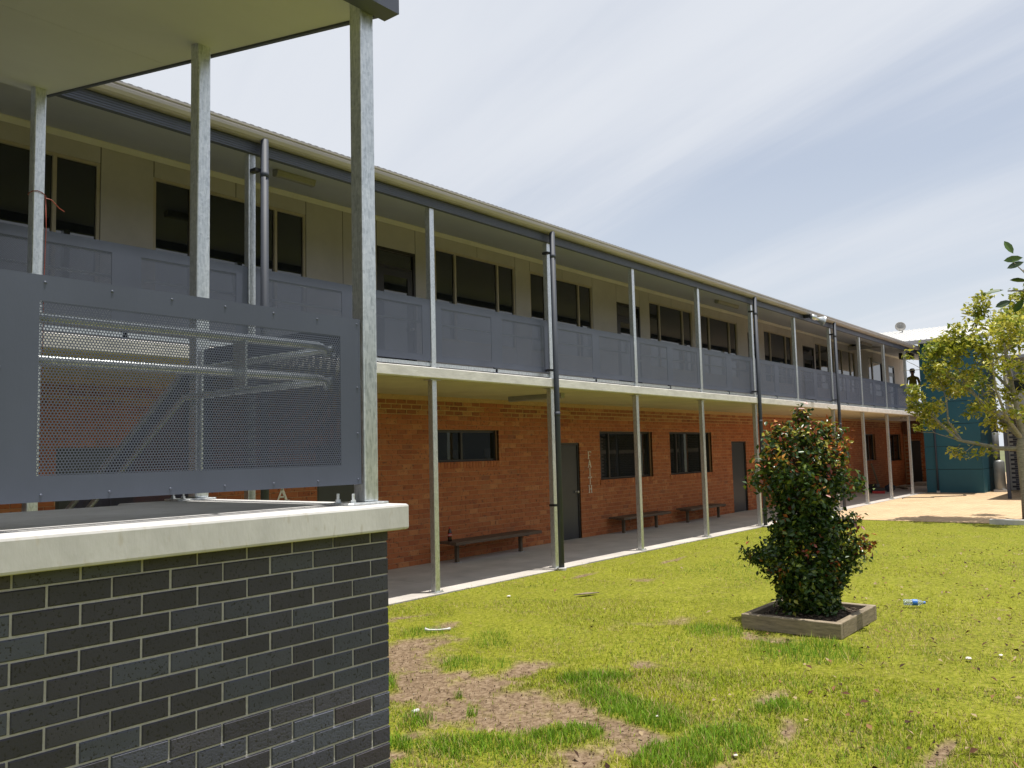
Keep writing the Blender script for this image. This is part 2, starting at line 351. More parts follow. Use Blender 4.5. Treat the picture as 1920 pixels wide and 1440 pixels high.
# ---- perforated sheet in the XZ plane, hex cells with a round hole
def perf_mesh(name, W_, H_, pitch, d, seg=6, thick=0.0):
    rowh = pitch*0.8660254
    ncol = int(W_/pitch); nrow = int(H_/rowh)
    R = pitch/math.sqrt(3)
    ox = -(ncol-0.5)*pitch/2; oz = -(nrow-1)*rowh/2
    cs = np.array([(ox + c*pitch + (r % 2)*pitch/2, oz + r*rowh) for r in range(nrow) for c in range(ncol)])
    if seg == 6:
        angs = np.radians(np.arange(6)*60+30); outer = np.c_[np.cos(angs), np.sin(angs)]*R
    else:
        angs = np.radians(np.arange(12)*30+30)
        rr = np.where(np.arange(12) % 2 == 0, R, pitch/2); outer = np.c_[np.cos(angs)*rr, np.sin(angs)*rr]
    inner = np.c_[np.cos(angs), np.sin(angs)]*d/2
    k = len(angs); cell = np.vstack([outer, inner])
    P = (cs[:, None, :] + cell[None]).reshape(-1, 2)
    n = len(cs)
    base = np.arange(n)[:, None]*(2*k)
    q = np.array([[i, (i+1) % k, k+(i+1) % k, k+i] for i in range(k)])
    V = np.c_[P[:, 0], np.zeros(len(P)), P[:, 1]]
    idx = (base[:, :, None] + q[None]).reshape(-1)
    if thick:
        V2 = V.copy(); V2[:, 1] = thick; m = len(V)
        w = np.array([[k+i, k+(i+1) % k, k+(i+1) % k+m, k+i+m] for i in range(k)])
        idx = np.concatenate([idx, (base[:, :, None] + q[None, :, ::-1]).reshape(-1)+m, (base[:, :, None] + w[None]).reshape(-1)])
        V = np.vstack([V, V2])
    me = fast_mesh(name, V, 4, idx); me.materials.append(MT['panel']); return me
def frame_geo(mb, x0, x1, z0, z1, px0, px1, pz0, pz1, y0, y1, mids=()):
    """flat border with openings: outer rect minus opening(s) split at mids [(a,b),...]"""
    mb.box(x0, x1, y0, y1, pz1, z1); mb.box(x0, x1, y0, y1, z0, pz0)
    mb.box(x0, px0, y0, y1, pz0, pz1); mb.box(px1, x1, y0, y1, pz0, pz1)
    for a, b in mids: mb.box(a, b, y0, y1, pz0, pz1)

W = 10.483          # face of the long building's walls
D = 8.188           # veranda column line
COLX = [5.537, 8.463, 11.243, 13.985, 16.743, 19.6, 22.47, 25.33, 28.195, 30.979, 33.805]

# ================================================================ GROUND
g = MB().add([(-300,-300,-0.06),(400,-300,-0.06),(400,300,-0.06),(-300,300,-0.06)], [(0,1,2,3)]).obj('ground', 'ground'); struct(g)

SOIL = [(5.1,4.0,.34,.3),(5.05,3.38,.3,.22),(5.0,4.85,.4,.3),(5.75,5.95,.4,.25),(4.9,3.9,.3,.25),(6.0,6.15,.42,.30),(5.5,5.72,.45,.34),(5.16,4.64,.42,.36),(4.69,4.33,.34,.26),(5.98,4.66,.34,.16),(5.1,4.2,.36,.28),(5.17,3.62,.30,.26),
        (4.92,3.14,.26,.2),(4.72,2.9,.30,.22),(4.31,3.12,.34,.16),(4.95,4.95,.40,.34),(5.3,5.25,.4,.3),(6.24,2.69,.34,.09),(6.71,3.98,.14,.14),
        (7.07,7.25,.28,.10),(6.88,6.4,.25,.12),(10.8,7.36,.45,.06),(13.0,7.0,.5,.07),(5.55,2.22,.2,.07),
        (5.73,1.33,.22,.08),(8.25,3.6,.14,.35),(4.1,4.12,.22,.10),(3.7,4.05,.3,.10),(4.55,2.35,.35,.12)]
LUSH = [(5.62,3.68,.28),(5.47,3.4,.26),(5.72,5.2,.26),(4.59,3.43,.24),(4.78,3.35,.26),(5.31,3.08,.26),(4.97,5.45,.22),(4.36,4.38,.15),(5.22,2.52,.24),(4.1,3.61,.3),
        (4.64,2.67,.22),(4.84,2.55,.22),(3.93,4.05,.2),(6.5,6.35,.3),(5.9,4.95,.2),(6.6,5.7,.3),(6.0,3.95,.25),(7.9,2.95,.5),(8.2,3.9,.3),(5.0,4.62,.06),(4.85,4.12,.07),(6.0,2.4,.2)]
def vnoise(x, y, s, seed):
    r = np.random.default_rng(seed).random((64, 64)); X = x*s; Y = y*s
    xi = np.floor(X).astype(int); yi = np.floor(Y).astype(int); fx = X-xi; fy = Y-yi
    fx = fx*fx*(3-2*fx); fy = fy*fy*(3-2*fy); g_ = lambda a, b: r[a % 64, b % 64]
    return (g_(xi,yi)*(1-fx)+g_(xi+1,yi)*fx)*(1-fy)+(g_(xi,yi+1)*(1-fx)+g_(xi+1,yi+1)*fx)*fy
def fbm(x, y, s, seed, o=4): return sum(vnoise(x, y, s*2**i, seed+i)*0.5**(i+1) for i in range(o))/(1-0.5**o)
def soil_at(x, y):
    wx = x + (fbm(x, y, 1.7, 11)-.5)*.5; wy = y + (fbm(x, y, 1.7, 31)-.5)*.5
    m = np.zeros_like(x)
    for cx, cy, a, b in SOIL:
        d = np.sqrt(((wx-cx)/(a*1.12))**2 + ((wy-cy)/(b*1.12))**2); m = np.maximum(m, 1.30-d*.9)
    m += (fbm(x, y, 9.0, 51)-.5)*1.2
    m = np.maximum(m, (fbm(x, y, 1.1, 71)-.74)*4.2)
    for cx, cy, r in LUSH:
        d = np.hypot(wx-cx, wy-cy)/(r*.82); m -= np.clip(1.15-d, 0, 1)*1.2
    return np.clip((m-.20)*1.7, 0, 1)
def lush_at(x, y):
    wx = x + (fbm(x, y, 1.7, 11)-.5)*.5; wy = y + (fbm(x, y, 1.7, 31)-.5)*.5
    m = np.zeros_like(x)
    for cx, cy, r in LUSH: m = np.maximum(m, np.clip(1.3-np.hypot(wx-cx, wy-cy)/(r*.95), 0, 1))
    return np.clip(m*1.4, 0, 1)
def lawn():
    xs = np.concatenate([np.arange(-8, 3, .5), np.arange(3, 11, .045), np.arange(11, 22.2, .16), [22.2]])
    ys = np.concatenate([np.arange(-14, -1, .5), np.arange(-1, 8.06, .05), [8.06]])
    X, Y = np.meshgrid(xs, ys, indexing='ij'); x, y = X.ravel(), Y.ravel()
    so = soil_at(x, y)
    edge = np.clip((8.06-y)/.25, 0, 1)*np.clip((22.2-x)/.3, 0, 1)
    z = -0.016 + edge*((fbm(x, y, 1.2, 91)-.5)*.05 + (fbm(x, y, 9, 95)-.5)*.022 - so*.014)
    nx, ny = len(xs), len(ys)
    i, j = np.meshgrid(np.arange(nx-1), np.arange(ny-1), indexing='ij'); b = (i*ny+j).ravel()
    idx = np.c_[b, b+ny, b+ny+1, b+1].ravel()
    me = fast_mesh('lawn', np.c_[x, y, z], 4, idx, None, 'lawn')
    a = me.attributes.new('soil', 'FLOAT', 'POINT'); a.data.foreach_set('value', so.astype(np.float32))
    me.polygons.foreach_set('use_smooth', [True]*len(me.polygons))
    return struct(link('lawn', me))
lawn()

def path():
    mb = MB()
    xs = [-6+3*i for i in range(0, 17)]
    for i in range(len(xs)-1):
        mb.box(xs[i]+.004, xs[i+1]-.004, 8.075 + .012*math.sin(i*2.3), W+.2, -.12, 0.0)
    o = mb.obj('footpath', 'path', bevel=0.004, segs=1); struct(o)
    MB().box(-6, 42, 8.1, W+.2, -.14, -.012).obj('footpath_joint', 'joint', o)
path()
pv = MB().box(22.2, 60, -12, 8.04, -.1, -.004).obj('paved_court', 'paver'); struct(pv)
MB().box(35.4, 60, 8.04, 14, -.1, -.004).obj('paving_strip', 'paver', pv)

# ---------------------------------------------------------------- grass
def grass():
    VS = []; TI = []; IDX = []; off = 0
    bands = [(2.6, 5.2, 115000, 3), (5.2, 7.5, 120000, 3), (7.5, 11, 110000, 1), (11, 16, 75000, 1), (16, 24, 65000, 1)]
    for r0, r1, n, kind in bands:
        r = np.sqrt(rng.random(n)*(r1*r1-r0*r0)+r0*r0); a = np.radians(-6+rng.random(n)*86)
        x, y = r*np.cos(a), r*np.sin(a)
        keep = (y < 8.09+.05*np.sin(x*5)+.03*np.sin(x*17)) & (x < 22.25) & ~((x < 3.08) & (y > 3.28)) & ~((x > 8.42) & (x < 9.68) & (y > 2.74) & (y < 3.84))
        x, y = x[keep], y[keep]
        so = soil_at(x, y); lu = lush_at(x, y)
        pr = np.clip(1.05-so*1.12, 0.03, 1)*np.clip(0.70+lu*.6, 0, 1)
        k = rng.random(len(x)) < pr; x, y, so, lu = x[k], y[k], so[k], lu[k]
        m = len(x)
        h = (0.012 + 0.018*rng.random(m))*(1+lu*1.5)*(1-.35*so)*np.where(rng.random(m) < .05, 1.7, 1.0)*(.75+.5*fbm(x, y, 2.3, 171)); 
        w = (0.0032 + .0022*rng.random(m))*(1.0 + r0*.055)
        t = rng.random(m)*2*np.pi; lean = (0.5+1.2*rng.random(m))*h*(1.1-.5*lu)
        dx, dy = np.cos(t), np.sin(t); t2 = t+np.pi/2+(rng.random(m)-.5); bx, by = np.cos(t2)*w/2, np.sin(t2)*w/2
        z0 = np.full(m, -.022)
        big = fbm(x, y, .55, 131); fine = rng.random(m)
        yel = np.clip((big-.42)*2.2+.45 + (fbm(x, y, 3.1, 141)-.5)*.9, 0, 1)*(1-lu)
        brn = np.clip((fbm(x, y, .8, 161)-.40)*3, 0, 1)*np.clip((7.5-y-.25*x)/3, 0, 1)
        dry = (rng.random(m) < (.35*brn+.14+.30*np.clip((fbm(x, y, 1.6, 151)-.45)*3, 0, 1)+.15*np.clip(1-(y+.3*x-2.2)/2, 0, 1)+.25*so)*(1-.7*lu))
        g1 = np.array([.12, .225, .016]); g2 = np.array([.325, .35, .016]); g3 = np.array([.38, .30, .13])
        c = g1[None]*(1-yel[:, None]) + g2[None]*yel[:, None]; c = c*(1-.6*lu[:, None]) + np.array([.19, .33, .022])[None]*(.6*lu[:, None])
        c = np.where(dry[:, None], g3[None], c)*(0.45+1.0*fine[:, None])
        B1 = np.c_[x-bx, y-by, z0]; B2 = np.c_[x+bx, y+by, z0]; T = np.c_[x+dx*lean, y+dy*lean, z0+h+.01]
        if kind == 3:
            mx, my = x+dx*lean*.35, y+dy*lean*.35; zm = z0+(h+.01)*.62
            M1 = np.c_[mx-bx*.8, my-by*.8, zm]; M2 = np.c_[mx+bx*.8, my+by*.8, zm]
            V = np.stack([B1, B2, M1, M2, T], 1).reshape(-1, 3); b = off+np.arange(m)*5
            I = np.stack([b, b+1, b+3, b, b+3, b+2, b+2, b+3, b+4], 1).ravel(); C = np.repeat(c, 5, 0); off += 5*m
        else:
            V = np.stack([B1, B2, T], 1).reshape(-1, 3); b = off+np.arange(m)*3
            I = np.stack([b, b+1, b+2], 1).ravel(); C = np.repeat(c, 3, 0); off += 3*m
        VS.append(V); TI.append(C); IDX.append(I)
    me = fast_mesh('lawn_grass', np.vstack(VS), 3, np.concatenate(IDX), np.vstack(TI), 'grass')
    o = link('lawn_grass', me); stuff(o)
    tag(o, 'short yellow green grass growing over the lawn', 'grass')
grass()
def crumbs():
    n = 16000; x = 3.2+rng.random(n)*4.4; y = 1.2+rng.random(n)*6.2
    k = (rng.random(n) < soil_at(x, y)**1.5*.75) & ~((x < 3.1) & (y > 3.2)); x, y = x[k], y[k]; n = len(x)
    r = .0022+.006*rng.random(n)**3.0
    d = np.array([(1, 0, 0), (-1, 0, 0), (0, 1, 0), (0, -1, 0), (0, 0, 1), (0, 0, -1)], float)
    V = (np.c_[x, y, np.full(n, -.022)+(fbm(x, y, 1.2, 91)-.5)*.05+r*.4][:, None, :] + d[None]*r[:, None, None]*(.6+.8*rng.random((n, 6, 1)))).reshape(-1, 3)
    f = np.array([(0, 2, 4), (2, 1, 4), (1, 3, 4), (3, 0, 4), (2, 0, 5), (1, 2, 5), (3, 1, 5), (0, 3, 5)])
    c = np.array([[.16, .11, .07], [.24, .17, .11], [.09, .06, .04], [.40, .34, .27]])[rng.choice(4, n, p=[.4, .32, .22, .06])]
    o = link('soil_crumbs', fast_mesh('soil_crumbs', V, 3, (np.arange(n)[:, None, None]*6+f[None]).ravel(), np.repeat(c, 6, 0), 'litter')); stuff(o)
    tag(o, 'loose crumbs of brown soil and grit on the bare patches', 'soil')
crumbs()
def leaf_cloud(P, N_, U, size, width, tint, fold=0.25):
    """leaves as folded diamonds: centre P, normal N_, axis U (arrays)"""
    S_ = np.cross(N_, U); L_ = size[:, None]; Wd = width[:, None]
    a = P - U*L_*.5; b = P + U*L_*.5; c = P - U*L_*.05 + S_*Wd*.5 + N_*Wd*fold; d = P - U*L_*.05 - S_*Wd*.5 + N_*Wd*fold
    V = np.stack([a, c, b, d], 1).reshape(-1, 3); n = len(P); k = np.arange(n)*4
    I = np.stack([k, k+1, k+2, k, k+2, k+3], 1).ravel()
    return V, I, np.repeat(tint, 4, 0)
def unit(v): return v/np.linalg.norm(v, axis=1, keepdims=True)
def litter():
    n = 2600
    x = rng.random(n)*13+4; y = rng.random(n)*8.5-.8
    k = rng.random(n) < np.clip(.95-(y-.5+(9-x)*.10)/4.0, .05, 1); x, y = x[k], y[k]; n = len(x)
    k = ~((x > 8.3) & (x < 9.8) & (y > 2.6) & (y < 3.9)); x, y = x[k], y[k]; n = len(x)
    P = np.c_[x, y, .010+rng.random(n)*.014]; Nn = unit(np.c_[rng.normal(0, .4, n), rng.normal(0, .4, n), np.ones(n)])
    U = unit(np.cross(Nn, unit(rng.normal(0, 1, (n, 3)))))
    c = np.array([[.10, .05, .03], [.05, .028, .02], [.22, .12, .06], [.33, .25, .15]])[rng.integers(0, 4, n)]
    V, I, T = leaf_cloud(P, Nn, U, .03+.045*rng.random(n), .018+.024*rng.random(n), c)
    o = link('leaf_litter', fast_mesh('leaf_litter', V, 3, I, T, 'litter')); stuff(o)
    tag(o, 'small brown fallen leaves strewn over the lawn', 'leaves')
litter()

# ================================================================ LONG TWO-STOREY BUILDING
bld = thing('school_building', 'long two storey red brick school block with upper veranda', 'building', loc=(0, 0, 0))
X0, X1 = -3.0, 42.2
LW = [(10.95, 12.66, 20, 27), (16.25, 18.64, 14, 27), (19.55, 21.98, 14, 27), (36.3, 37.65, 14, 27), (39.95, 41.7, 13, 27), (1.2, 3.0, 14, 27)]
LD = [(14.50, 15.42), (23.29, 24.29), (8.28, 9.22), (4.45, 5.40)]
CH = 0.086
OPEN = [(a, b, lo*CH, hi*CH) for a, b, lo, hi in LW] + [(a, b, -1, 24*CH) for a, b in LD]
ZB = 2.921          # slab underside
NROW = int(ZB/CH)   # 33 rows
def rects(x0, x1, z0, z1, ops):
    cuts = sorted({x0, x1, *[o[0] for o in ops], *[o[1] for o in ops]}); cuts = [c for c in cuts if x0 <= c <= x1]
    for a, b in zip(cuts, cuts[1:]):
        m = (a+b)/2; segs = [(z0, z1)]
        for o in ops:
            if o[0] < m < o[1]:
                ns = []
                for s, t in segs:
                    if o[2] > s: ns.append((s, min(t, o[2])))
                    if o[3] < t: ns.append((max(s, o[3]), t))
                segs = [q for q in ns if q[1]-q[0] > 1e-4]
        for s, t in segs: yield a, b, s, t
def lower_wall():
    mb = MB()
    for a, b, s, t in rects(X0, X1, -.05, ZB, OPEN): 
        zt_ = (NROW-3)*CH
        if t > zt_+.01 and s < zt_: mb.box(a, b, W+.007, W+.12, s, zt_, 0); mb.box(a, b, W+.007, W+.12, zt_, t, 1)
        elif s >= zt_: mb.box(a, b, W+.007, W+.12, s, t, 1)
        else: mb.box(a, b, W+.007, W+.12, s, t, 0)
    wall = mb.obj('brick_wall', ['mortar2', 'mortar3'], bld)
    full = MB(); v, f = brick_geo(.232, .078); full.add(v, f)
    me1 = full.mesh('brick', 'rbrick'); me2 = me1.copy(); me2.materials.clear(); me2.materials.append(MT['rbrick2'])
    rest = MB(); nsing = 0; singles = []
    for j in range(NROW):
        zc = j*CH+CH/2; top = j >= NROW-3
        ops = [(o[0], o[1]) for o in OPEN if o[2] < zc < o[3]]
        x = X0 + (0.12 if j % 2 else 0)
        while x < X1:
            segs = [(x+.004, x+.236)]
            for a, b in ops:
                ns = []
                for s, t in segs:
                    if s < a: ns.append((s, min(t, a)))
                    if t > b: ns.append((max(s, b), t))
                segs = [q for q in ns if q[1]-q[0] > .02]
            for s, t in segs:
                jit = random.uniform(-.0015, .0015)
                if t-s > .23 and 9.62 < x < 12.7: singles.append((x, (s+t)/2, zc, jit, top))
                else:
                    vv, ff = brick_geo(t-s, .066 if top else .078)
                    if top: vv = [(p[0]*.94, p[1], p[2]) for p in vv]
                    rest.add([(p[0]+(s+t)/2, p[1]+W+jit, p[2]+zc) for p in vv], ff, 1 if top else 0)
            x += .24
    singles.sort(key=lambda q: q[0])
    for q in singles[:300]:
        o = link('brick', me2 if q[4] else me1, wall, (q[1], W+q[3], q[2]))
        if q[4]: o.scale = (.94, 1, .85)
    for q in singles[300:]: add_brick(rest, q[1], W, q[2], .232, .078, q[3])
    r = rest.obj('far_bricks', ['rbrick', 'rbrick2'], wall); stuff(r)
    # end cross wall at the far end of the undercroft, facing back along the path
    cw = MB().box(42.1, 42.3, 8.2, W-.02, -.05, ZB).obj('end_wall', 'mortar2', bld)
    cb = MB()
    for j in range(NROW):
        y = 8.25+(.12 if j % 2 else 0)
        while y < W-.25:
            vv, ff = brick_geo(.23, .078); 
            if not (9.72 < y+.12 < 10.2 and j < 24): cb.add([(42.1-.008+p[1], y+.12-p[0], p[2]+j*CH+CH/2) for p in vv], ff)
            y += .24
    stuff(cb.obj('end_bricks', 'rbrick', cw))
    MB().box(42.03, 42.09, 9.74, 10.2, 0, 2.0).obj('end_door', 'ddoor', cw)
    MB().box(41.9, 42.09, 8.2, W-.1, 2.32, 2.9).obj('end_lintel', 'brown', cw)
    MB().box(40.9, 42.09, 8.3, 9.9, .001, .14).obj('end_step', 'path', cw)
lower_wall()

def window(x0, x1, z0, z1, mulls, yf, rec, fm, parent, fw=.045, sill=False, mw=.05):
    """frame mesh with panes as children; yf wall face, rec recess"""
    y0, y1 = yf+rec, yf+rec+.06
    f = MB(); f.box(x0, x1, y0, y1, z1-fw, z1); f.box(x0, x1, y0, y1, z0, z0+fw)
    f.box(x0, x0+fw, y0, y1, z0+fw, z1-fw); f.box(x1-fw, x1, y0, y1, z0+fw, z1-fw)
    for m in mulls: f.box(m-mw/2, m+mw/2, y0-.004, y1, z0+fw, z1-fw)
    o = f.obj('window', fm, parent)
    ed = [x0+fw] + [e for m in mulls for e in (m-mw/2, m+mw/2)] + [x1-fw]
    for a, b in zip(ed[::2], ed[1::2]):
        MB().box(a, b, y0+.03, y0+.038, z0+fw, z1-fw).obj('pane', 'glass', o)
    if sill:
        s = MB(); x = x0-.04
        while x < x1+.03:
            vv, ff = brick_geo(.078, .112, back=.10); s.add([(p[0]+x+.043, p[1]+W-.022, p[2]+z0-.052) for p in vv], ff); x += .086
        s.obj('window_sill', 'rbrick', o)
    return o
for k, (a, b, lo, hi) in enumerate(LW):
    z0, z1 = lo*CH, hi*CH
    if k == 0: mu = [a+.72]
    elif k in (3, 4): mu = [(a+b)/2]
    else: mu = [a+.50, b-.50]
    window(a, b, z0+.012, z1-.002, mu, W, .085, 'dframe', bld, sill=True)
def door(x0, x1, z0, z1, yf, rec, parent, m='ddoor', transom=None, light=False):
    y = yf+rec
    fr = MB(); fr.box(x0, x0+.05, y-.02, y+.06, z0, z1); fr.box(x1-.05, x1, y-.02, y+.06, z0, z1); fr.box(x0+.05, x1-.05, y-.02, y+.06, z1-.05, z1)
    o = fr.obj('door', 'dframe', parent)
    if light:
        lf = MB(); a, b, c, d = x0+.055, x1-.055, z0+.01, (transom or z1)-.055
        lf.box(a, b, y, y+.04, c, c+.25); lf.box(a, b, y, y+.04, d-.12, d); lf.box(a, a+.12, y, y+.04, c+.25, d-.12); lf.box(b-.12, b, y, y+.04, c+.25, d-.12)
        lf.obj('door_leaf', 'dframe', o); MB().box(a+.12, b-.12, y+.015, y+.022, c+.25, d-.12).obj('pane', 'glass', o)
        MB().box(x0+.05, x1-.05, y+.005, y+.05, transom-.05, transom).obj('transom_bar', 'dframe', o)
        MB().box(x0+.05, x1-.05, y+.015, y+.022, transom, z1-.05).obj('transom_pane', 'glass', o)
    else:
        MB().box(x0+.053, x1-.053, y, y+.04, z0+.008, z1-.053).obj('door_leaf', m, o)
    hx = x1-.12
    h = MB(); h.lathe([(.026, 0), (.026, -.006), (.010, -.008), (.010, -.04), (.027, -.045), (.030, -.062), (.022, -.075), (.008, -.078)], (hx, y-.001, z0+1.0), 12, 'y')
    h.obj('handle', 'chrome', o, smooth=True)
    return o
for a, b in LD: door(a, b, 0.0, 24*CH, W, .045, bld)

# first-floor slab
slab = MB(); slab.box(X0, 35.4, 8.03, W+.1, ZB, 3.062); slab.obj('first_floor_slab', 'concslab', bld, bevel=.008, segs=1)
MB().box(35.41, 43.2, 8.4, W+.1, ZB, 3.06).obj('floor_slab_end', 'concslab', bld)
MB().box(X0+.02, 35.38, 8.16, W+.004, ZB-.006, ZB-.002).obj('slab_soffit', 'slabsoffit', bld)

# columns, lower and upper storey
def column_mesh(h, w=.09, plate=True, top=False):
    mb = MB(); mb.box(-w/2, w/2, -w/2, w/2, 0, h); return mb.mesh('veranda_column', 'galv', bevel=.007, segs=2)
cl_lo = column_mesh(ZB-.009); cl_up = column_mesh(5.345-3.066)
pl = MB(); pl.box(-.085, .085, -.075, .075, 0, .010)
for sx in (-.065, .065):
    for sy in (-.055, .055): pl.lathe([(.012, .010), (.012, .020), (.006, .021), (.006, .034)], (sx, sy, 0), 6)
plm = pl.mesh('base_plate', 'galv')
capm = MB().box(-.10, .10, -.07, .07, -.010, 0).mesh('cap_plate', 'galv')
for x in [-.2] + COLX + ([2.66]):
    c = link('veranda_column', cl_lo, bld, (x, D, 0.002)); link('base_plate', plm, c, (0, 0, 0)); link('cap_plate', capm, c, (0, 0, ZB-.0105))
    c = link('veranda_column', cl_up, bld, (x, D, 3.064)); link('base_plate', plm, c, (0, 0, 0))

# balustrade panels between the columns
PZ0, PZ1 = 3.165, 4.03
pf = perf_mesh('perforated_sheet', 1.12, .715, .0125, .0060, 6)
def balustrade(xa, xb):
    a, b = xa+.05, xb-.05; m = (a+b)/2; y0, y1 = D-.032, D-.026
    f = MB(); hw = 1.0*( (b-a)/2 - .20 )/2
    c1, c2 = (a+m)/2, (m+b)/2; q = min(.545, (m-a)/2-.07)
    f.box(a, b, y0, y1, PZ1-.10, PZ1); f.box(a, b, y0, y1, PZ0, PZ0+.085)
    z0, z1 = PZ0+.085, PZ1-.10
    f.box(a, c1-q, y0, y1, z0, z1); f.box(c1+q, c2-q, y0, y1, z0, z1); f.box(c2+q, b, y0, y1, z0, z1)
    f.box(a, b, y1+.0005, y1+.03, PZ1-.028, PZ1-.004)                                           # folded top edge
    o = f.obj('balustrade_panel', 'panel', bld)
    for c in (c1, c2):
        s = link('perforated_sheet', pf, o, (c, y0+.003, (z0+z1)/2)); s.scale = (2*(q+.012)/1.12, 1, 1)
    r = MB(); r.box(a, b, D-.018, D+.03, 3.098, 3.146); r.obj('bottom_rail', 'galv', o)
    p = MB(); p.box(m-.025, m+.025, D-.018, D+.032, 3.064, 3.96); p.obj('middle_post', 'panel', o)
    MB().tube([(a+.1, D+.10, 3.955), (b-.1, D+.10, 3.955)], .021, 8).obj('handrail', 'galv', o, smooth=True)
    MB().tube([(a+.1, D+.10, 3.72), (b-.1, D+.10, 3.72)], .019, 8).obj('handrail', 'galv', o, smooth=True)
    for xx in (a+.1, b-.1):
        MB().box(xx-.012, xx+.012, D+.03, D+.10, 3.70, 3.97).obj('rail_bracket', 'galv', o)
allx = sorted([-.2, 2.66] + COLX + [35.45])
for xa, xb in zip(allx, allx[1:]): balustrade(xa, xb)

# upper wall: cladding panels, windows, doors
UZ0, UZ1 = 3.062, 5.86
UW = [(2.50, 4.92), (5.62, 8.09), (10.96, 13.30), (13.79, 16.14), (18.74, 21.11), (21.63, 24.07), (26.12, 28.55), (30.86, 32.9), (33.38, 35.52)]
UD = [(9.55, 10.46), (17.18, 18.27), (24.82, 25.62), (29.56, 30.72)]
UO = [(a, b, 3.95, 5.635) for a, b in UW] + [(a, b, 3.0, 5.42) for a, b in UD] + [(37.4, 38.0, 3.95, 5.64), (38.02, 39.4, 3.95, 5.46), (40.4, 41.36, 3.0, 5.43)]
MB().box(X0, 43.3, W+.13, W+.16, UZ0, 6.1).obj('wall_backing', 'joint', bld)
def cladding():
    ed = sorted(UO); full = []
    x = X0
    for o in ed:
        if o[0]-x > .03: full.append((x, o[0]))
        x = o[1]
    full.append((x, 43.3))
    g_ = .006; js = set()
    for a, b in full:
        n = max(1, round((b-a)/.9)); 
        for i in range(n):
            MB().box(a+(b-a)*i/n+g_, a+(b-a)*(i+1)/n-g_, W, W+.02, UZ0, UZ1).obj('cladding_panel', 'clad', bld); js.add(round(a+(b-a)*i/n, 3)); js.add(round(a+(b-a)*(i+1)/n, 3))
    for o in ed:
        n = 2 if o[1]-o[0] > 1.5 else 1
        for i in range(n):
            a = o[0]+(o[1]-o[0])*i/n; b = o[0]+(o[1]-o[0])*(i+1)/n
            MB().box(a+g_, b-g_, W, W+.02, o[3], UZ1).obj('cladding_panel', 'clad', bld); MB().box(b-.0055, b+.0055, W+.006, W+.012, o[3]+.003, UZ1).obj('panel_joint', 'joint', bld)
        if o[2] > 3.5: MB().box(o[0]+g_, o[1]-g_, W, W+.02, UZ0, o[2]).obj('cladding_panel', 'clad', bld)
    zs_ = {}
    for o in ed: zs_[round(o[0], 3)] = zs_[round(o[1], 3)] = o
    for x in js:
        z0 = zs_[x][3]+.003 if x in zs_ else UZ0
        MB().box(x-.0058, x+.0058, W+.006, W+.0125, z0, UZ1).obj('panel_joint', 'joint', bld)
cladding()
for a, b in UW: window(a, b, 3.95, 5.635, [a+.555, b-.545], W, .015, 'wframe', bld, fw=.04, mw=.045)
window(37.4, 38.0, 3.95, 5.64, [], W, .015, 'wframe', bld); window(38.02, 39.4, 3.95, 5.46, [], W, .015, 'dframe', bld)
for a, b in UD + [(40.4, 41.36)]: door(a, b, 3.064, 5.42, W, .02, bld, transom=5.13, light=True)

# eaves: soffit, cornice, beam with ribs, gutter, roof
so = MB(); so.add([(X0, 8.16, 5.475), (43.0, 8.16, 5.475), (43.0, W+.1, 5.945), (X0, W+.1, 5.945), (X0, 8.16, 5.50), (43.0, 8.16, 5.50), (43.0, W+.1, 5.97), (X0, W+.1, 5.97)],
                  [(0,3,2,1),(4,5,6,7),(0,1,5,4),(2,3,7,6),(1,2,6,5),(3,0,4,7)])
so.obj('veranda_soffit', 'soffit2', bld)
MB().prism([(W-.045, 5.935), (W-.05, 5.90), (W-.012, 5.845), (W-.002, 5.845), (W-.002, 5.94)], 'x', X0, 43.0).obj('cornice', 'cornice', bld)
bm_ = MB(); bm_.box(X0, 35.6, 8.105, 8.175, 5.345, 5.475)
for k in range(4): bm_.box(X0, 35.598, 8.097, 8.106, 5.365+k*.027, 5.379+k*.027)
bm_.obj('eave_beam', 'beam', bld)
gp = [(8.10, 5.478), (8.02, 5.470), (7.985, 5.485), (7.962, 5.515), (7.958, 5.548), (7.970, 5.565), (7.956, 5.575), (7.956, 5.592), (7.972, 5.594), (7.985, 5.58), (8.10, 5.57)]
MB().prism(gp, 'x', X0, 35.75).obj('gutter', 'gutter', bld)
rf = MB(); n = 190; prof = []
rf.add([(X0, 7.985, 5.60), (43.2, 7.985, 5.60), (43.2, 15.5, 7.35), (X0, 15.5, 7.35), (X0, 7.985, 5.615), (43.2, 7.985, 5.615), (43.2, 15.5, 7.365), (X0, 15.5, 7.365)], [(0,3,2,1),(4,5,6,7),(0,1,5,4),(2,3,7,6),(1,2,6,5),(3,0,4,7)])
x = X0
while x < 35.5: rf.box(x, x+.05, 7.983, 8.05, 5.6155, 5.6185); x += .1
rf.obj('roof', 'roofgrey', bld)
MB().box(X0-.05, 43.3, 15.2, 15.4, -.05, 7.0).obj('unseen_rear_wall', 'clad', bld)  # unseen rear and side walls, added to block light from behind
MB().box(X0-.1, X0-.003, 10.6, 15.2, -.05, 6.0).obj('unseen_side_wall', 'clad', bld)
MB().box(43.2, 43.3, W+.17, 15.2, -.05, 6.0).obj('unseen_side_wall', 'clad', bld)

